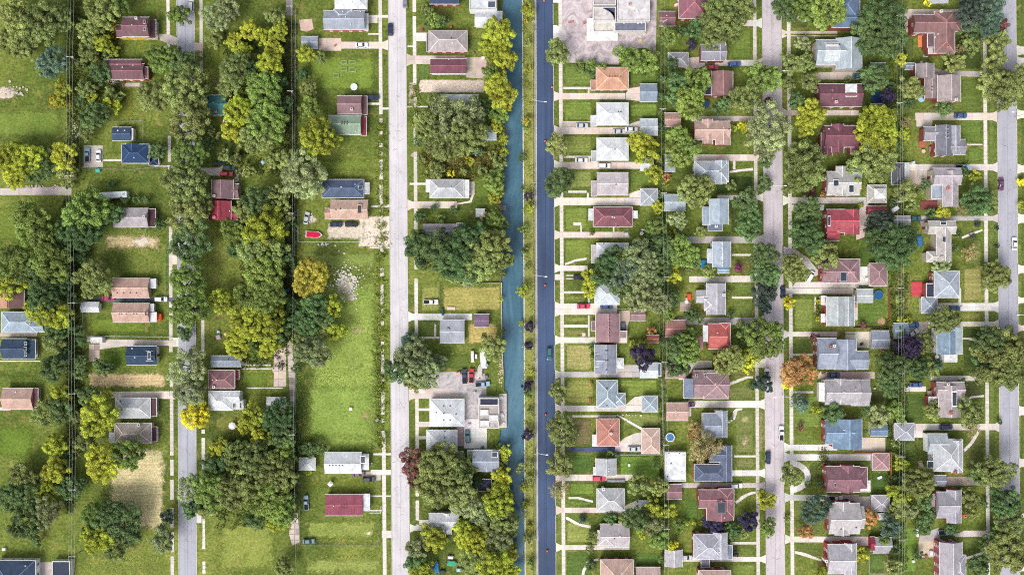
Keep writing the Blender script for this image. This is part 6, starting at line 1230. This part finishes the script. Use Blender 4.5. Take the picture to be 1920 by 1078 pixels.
yard('storage_box',538,545,9,9,1.2,(40,110,150),'blue tarp pile beside the orange tree',20,'tarp',mat='cloth'); yard('storage_box',493,305,6,7,1.0,(160,196,206),'pale blue junk in the wooded strip',30,'junk pile'); yard('storage_box',1206,431,6,3,.4,(240,244,244),'white bench on the maroon house\'s back lawn'); yard('storage_box',1174,440,9,8,1.0,(206,206,210),'grey clutter at the end of the maroon house drive',15,'junk pile'); yard('storage_box',1190,462,10,16,.9,(96,140,130),'mixed green clutter beside the white-grey hip house',20,'junk pile',mat='cloth')
yard('storage_box',1168,612,10,16,.8,(92,100,116),'dark patio set behind the mauve gabled house',10,'patio set'); yard('storage_box',1095,627,7,7,.3,(206,190,180),'small square planter on the front lawn',0,'planter'); yard('storage_box',1180,872,4,6,.5,(236,236,236),'small white seat on the big back lawn'); yard('storage_box',1155,901,34,5,.9,(150,150,156),'long dark stack of clutter beside the pink car',0,'junk pile',mat='cloth')
yard('storage_box',886,668,6,22,1.2,(226,214,210),'long pale stack left of the white boat',2,'junk pile',mat='cloth'); yard('storage_box',860,700,8,7,1.0,(206,160,160),'pinkish clutter left of the navy pickup',20,'junk pile'); yard('storage_box',830,584,4,14,1.0,(50,84,96),'dark teal clutter beside the lawn fence',0,'junk pile',mat='cloth'); yard('storage_box',846,578,16,6,.5,(226,206,190),'pale stones beside the dry canal lawn',0,'stone pile',mat='concrete')
yard('storage_box',1320,495,14,16,1.0,(60,130,170),'blue pool tarp beside the light blue house',0,'tarp',mat='cloth'); yard('storage_box',1300,494,14,8,.4,(222,190,170),'pink flagstone heap behind the light blue house',0,'stone pile',mat='concrete'); yard('storage_box',1292,556,8,12,1.0,(226,90,60),'red and white patio clutter by the grey dormer house',0,'patio set',mat='cloth'); yard('storage_box',1724,452,10,20,1.0,(60,110,160),'blue awning behind the tan angular house',10,'awning',mat='cloth'); yard('storage_box',1745,738,12,12,1.0,(206,190,190),'pale patio set behind the glass-strip house',0,'patio set'); yard('storage_box',1750,650,12,14,1.0,(70,84,120),'dark blue terrace furniture behind steel blue house',0,'patio set')
yard('storage_box',1734,418,18,10,.9,(150,130,130),'dark clutter on deck of the tan angular house',10,'patio set'); yard('storage_box',1748,280,14,10,.9,(150,120,120),'patio furniture beside the skylit grey house',0,'patio set'); yard('storage_box',1601,75,16,10,.8,(206,196,192),'pale rear steps of the pale blue-grey house',0,'steps',mat='concrete'); yard('storage_box',1713,1052,5,5,.5,(226,226,226),'tiny white seat at the bottom right yard'); yard('storage_box',8,1029,7,6,.8,(236,236,236),'white box on grass above the bottom-left navy roof')
for i,(x,y,w,d,h,c,l) in enumerate(((893,668,4,9,1.1,(240,240,238),'white crate pile beside the long boat'),(915,660,5,8,1.0,(206,210,214),'silver crate right of the long boat'),(913,684,6,6,1.2,(150,156,166),'grey engine pile below the long boat'),(897,706,7,5,1.0,(226,190,184),'pinkish barrel group below the boats'),(912,706,6,7,.9,(110,116,126),'dark scrap heap right of the pickups'),(890,735,5,4,.9,(190,186,190),'grey drum stack in the asphalt yard'),(866,697,4,5,1.0,(70,76,90),'black scrap left of the navy pickup'),(939,745,8,6,.8,(240,238,236),'white chest on the canal terrace'),(941,778,8,10,.7,(232,226,222),'pale table set on the canal terrace'),(944,793,6,5,.7,(206,200,196),'small crate at the lower canal terrace'),(880,795,6,4,.8,(180,186,196),'grey bin on the white pad'),(905,838,5,4,.8,(90,94,104),'dark bin at the corner of white pad'))):
    yard('storage_box',x,y,w,d,h,c,l,rot=i*13%40)
for i,(x,y,w,d,h,c,l) in enumerate(((186,300+22,3,3,.8,(226,226,226),'small white bin below the parking pad'),(452,322,4,4,.9,(90,60,60),'dark barrel beside the red parked car'),(500,303,5,4,.7,(70,110,120),'teal scrap in the wooded strip'),(612,870,3,3,.6,(236,236,236),'tiny white bin beside white star shed'),(590,868,4,4,.8,(226,226,222),'white bin right of the star shed'),(697,868,3,3,.7,(200,200,204),'grey bin by the porch skylight house'),(628,86,4,3,.8,(170,120,110),'red-brown crate on the pinkish slab yard'),(792,57,5,5,.8,(130,70,74),'dark red planter before the taupe house'),(846,52,3,4,1.0,(226,110,86),'orange bin above the taupe house'),(888,100,4,4,.8,(150,120,110),'brown crate behind the taupe house'),(1208,64,6,5,.8,(230,222,206),'cream pile at the commercial building corner'),(1200,78,11,10,.4,(206,186,160),'tan gravel ring on the parking lot'),(1098,42,9,3,.9,(190,110,90),'rusty barrier left of the commercial building'),(1070,42,10,2,.8,(190,120,96),'rusty barrier on the parking lot'),(1268,10,8,6,1.0,(236,206,196),'pink crate above the maroon garage'),(1296,205,12,4,.6,(226,140,90),'orange edging by the dark pool'),(1315,110,6,5,.9,(70,70,84),'dark bins behind the slate house'),(1272,435,5,5,.8,(90,120,150),'blue bin below the blue-white garage'),(1288,560,6,5,.8,(190,186,190),'grey bench on the pale patio deck'),(1300,740,5,4,.8,(150,100,96),'brown bin beside the blue-grey lean-to'),(1310,830,6,4,.8,(210,190,170),'tan crate beside the flagstone house'),(1300,1025,4,5,.8,(110,110,120),'dark bin by the lilac-grey hip house'),(1622,433,6,6,.8,(150,120,100),'brown planter below the red garage'),(1604,573,5,8,.7,(196,150,120),'tan bench on the pale patio strip'),(1616,645,5,4,.9,(60,60,70),'black bin beside the slate-blue house'),(1640,728,4,4,.8,(180,190,180),'pale bin right of the taupe house'),(1690,95,5,4,.8,(190,220,226),'pale blue tub left of the brown house'),(1727,118,5,4,.9,(220,224,230),'white bin beside the small back shed'),(1712,305,7,5,.9,(200,204,212),'silver bin above the dark carport'),(1730,560,5,5,.8,(120,90,100),'dark bench left of the blue-grey hip house'),(1741,700,5,5,.8,(190,140,130),'pinkish pot behind the glass-strip house'),(1738,835,5,6,.9,(196,120,90),'rusty bin beside the silvery-ridged house'),(1727,870,8,14,.5,(186,170,140),'tan raised bed behind the silvery-ridged house'),(1746,1036,7,10,.9,(210,210,220),'white grill set on the tan patio'),(1737,1043,5,8,.8,(140,96,84),'brown bench on the tan patio'))):
    yard('storage_box',x,y,w,d,h,c,l,rot=(i*17)%35)
def drum(x,y,label):
    e=at_empty('traffic_drum',x,y,label,'traffic drum','traffic drums on the dark road',z=0.05); part(e,'drum',lathe(MB(),[(.36,0),(.32,.5),(.3,1.0),(.02,1.02)],14),'trim',(236,110,60)); part(e,'stripe',lathe(MB(),[(.345,.4),(.325,.6)],14),'trim','white'); part(e,'base',MB().box(-.45,-.45,-.02,.45,.45,.08),'rubber','black')
drum(1020,2,'orange traffic drum at the top of the dark road'); drum(1022,265,'orange traffic drum beside the upper verge lamp pole'); drum(1022,535,'orange traffic drum below the middle verge lamp'); drum(1023,777,'orange traffic drum left of the lower olive trees'); drum(1026,1032,'orange traffic drum near the bottom of the dark road'); drum(1035,164,'orange traffic drum at the right kerb of the dark road')
# broken concrete and stones
def rubble(label,x0,y0,x1,y1,n,colr,seed,smax=1.1):
    g=random.Random(seed); b=MB()
    for _ in range(n):
        X,Y=P(g.gauss((x0+x1)/2,(x1-x0)/4.2),g.gauss((y0+y1)/2,(y1-y0)/4.2)); s=g.uniform(.25,smax); a=g.uniform(0,3.1); k=g.choice((4,5)); h=g.uniform(.08,.4)
        q=[(X+s*g.uniform(.5,.8)*math.cos(a+j*2*math.pi/k),Y+s*g.uniform(.4,.8)*math.sin(a+j*2*math.pi/k)) for j in range(k)]; prism(b,q,-.02,h)
    tag(b.obj('rubble',M['concrete'],color=pc(colr)),label,'rubble',kind='stuff')
rubble('white broken concrete heap beside the orange tree',628,498,674,548,150,(240,236,228),1,.75); rubble('loose white chunks scattered right of the orange tree',606,490,690,575,90,(236,232,224),21,.6); rubble('stone heap at the left edge under a bush',-5,160,60,185,40,(206,196,190),2,.9); rubble('stone scatter near the broken lane',135,215,150,270,34,(230,226,220),3,.7); rubble('debris at the end of the dark green car drive',440,318,452,345,26,(226,220,214),4,.6); rubble('broken kerb scatter above the dirt drive',680,430,735,460,50,(228,214,198),5,.7); rubble('stones along the canal shore',935,655,943,735,50,(222,204,184),6,.6); rubble('pale litter by the boat yard fence',572,400,590,418,24,(236,232,226),7,.5); rubble('loose slabs in the back alley',540,430,552,560,40,(206,190,176),8,.8); rubble('broken lane edge at left',20,346,134,354,40,(196,188,184),9,.9); rubble('rocks in the front bed of the blue-grey hip house',1742,566,1800,584,30,(150,130,128),10,.5); rubble('stepping stones on the peach garage lawn',1160,775,1196,780,8,(236,226,196),11,.7); rubble('white litter on the grass strip below the boat yard',592,455,626,462,16,(232,228,220),12,.7)

# ------------------------------------------------------------------ labels for everything placed between the houses
def near(x,y):
    best=min(HAND,key=lambda h:(h[0]-x)**2+((h[1]-y)*1.15)**2); dx,dy=x-best[0],y-best[1]
    if abs(dx)<14 and abs(dy)<14: return 'overhanging',best[2]
    return (('left of' if dx<0 else 'right of') if abs(dx)>abs(dy) else ('above' if dy<0 else 'below')),best[2]
LB={}
def put(o,text,cat,x,y,group=None,kind=None): LB.setdefault(text,[]).append((o,x,y)); tag(o,None,cat,group,kind)
for k,look,r,x,y in OUTB:
    rel,hn=near(x,y); put(r,'%s %s the %s'%(look,rel.replace('overhanging','beside'),hn),k.split('_')[-1],x,y,'garages and sheds behind the houses')
for e,x,y,r,cn,size,kn in TREES:
    rel,hn=near(x,y); put(e,'%s %s %s %s the %s'%(size,cn,kn,rel,hn),kn,x,y,{'tree':'trees','treelet':'treelets','shrub':'shrubs'}[kn]+' of the neighbourhood')
for e,x,y,c,k,pl in CARS:
    if pl: t='%s %s %s'%(c,k,pl)
    else: rel,hn=near(x,y); t='%s %s parked %s the %s'%(c,k,rel.replace('overhanging','beside'),hn)
    put(e,t,k,x,y,'vehicles of the neighbourhood')
for o,x,y,nm,lab in PAVED:
    if lab: continue
    rel,hn=near(x,y); rel=rel.replace('overhanging','around')
    put(o,'%s %s the %s'%({'driveway':'pale concrete driveway','garden_path':'narrow pale footpath','lawn':'patch of lawn','bare_earth':'bare earth patch','dry_grass':'dry straw-coloured grass'}.get(nm,nm),rel,hn),o['category'],x,y,None,'structure')
POSW={2:(('upper','lower'),('left','right'))}
for t,l in LB.items():
    if len(l)==1: l[0][0]['label']=t; continue
    ver=max(q[2] for q in l)-min(q[2] for q in l)>=max(q[1] for q in l)-min(q[1] for q in l)
    l.sort(key=lambda q:q[2] if ver else q[1])
    for i,q in enumerate(l):
        if len(l)==2: w=POSW[2][0 if ver else 1][i]+' one'
        elif i==0: w='topmost' if ver else 'leftmost'
        elif i==len(l)-1: w='lowest' if ver else 'rightmost'
        else: w='%s from %s'%(ORD[i+1],'top' if ver else 'left')
        q[0]['label']='%s, %s'%(t,w)
for o in bpy.data.objects:
    l=o.get('label')
    if l and len(l.split())>16:
        for a,b in ((' the ',' '),('right of lilac','right of lilac'),(' from top',' down')):
            if len(l.split())>16: l=l.replace(a,b)
        o['label']=l; print('LONG',len(l.split()),l)
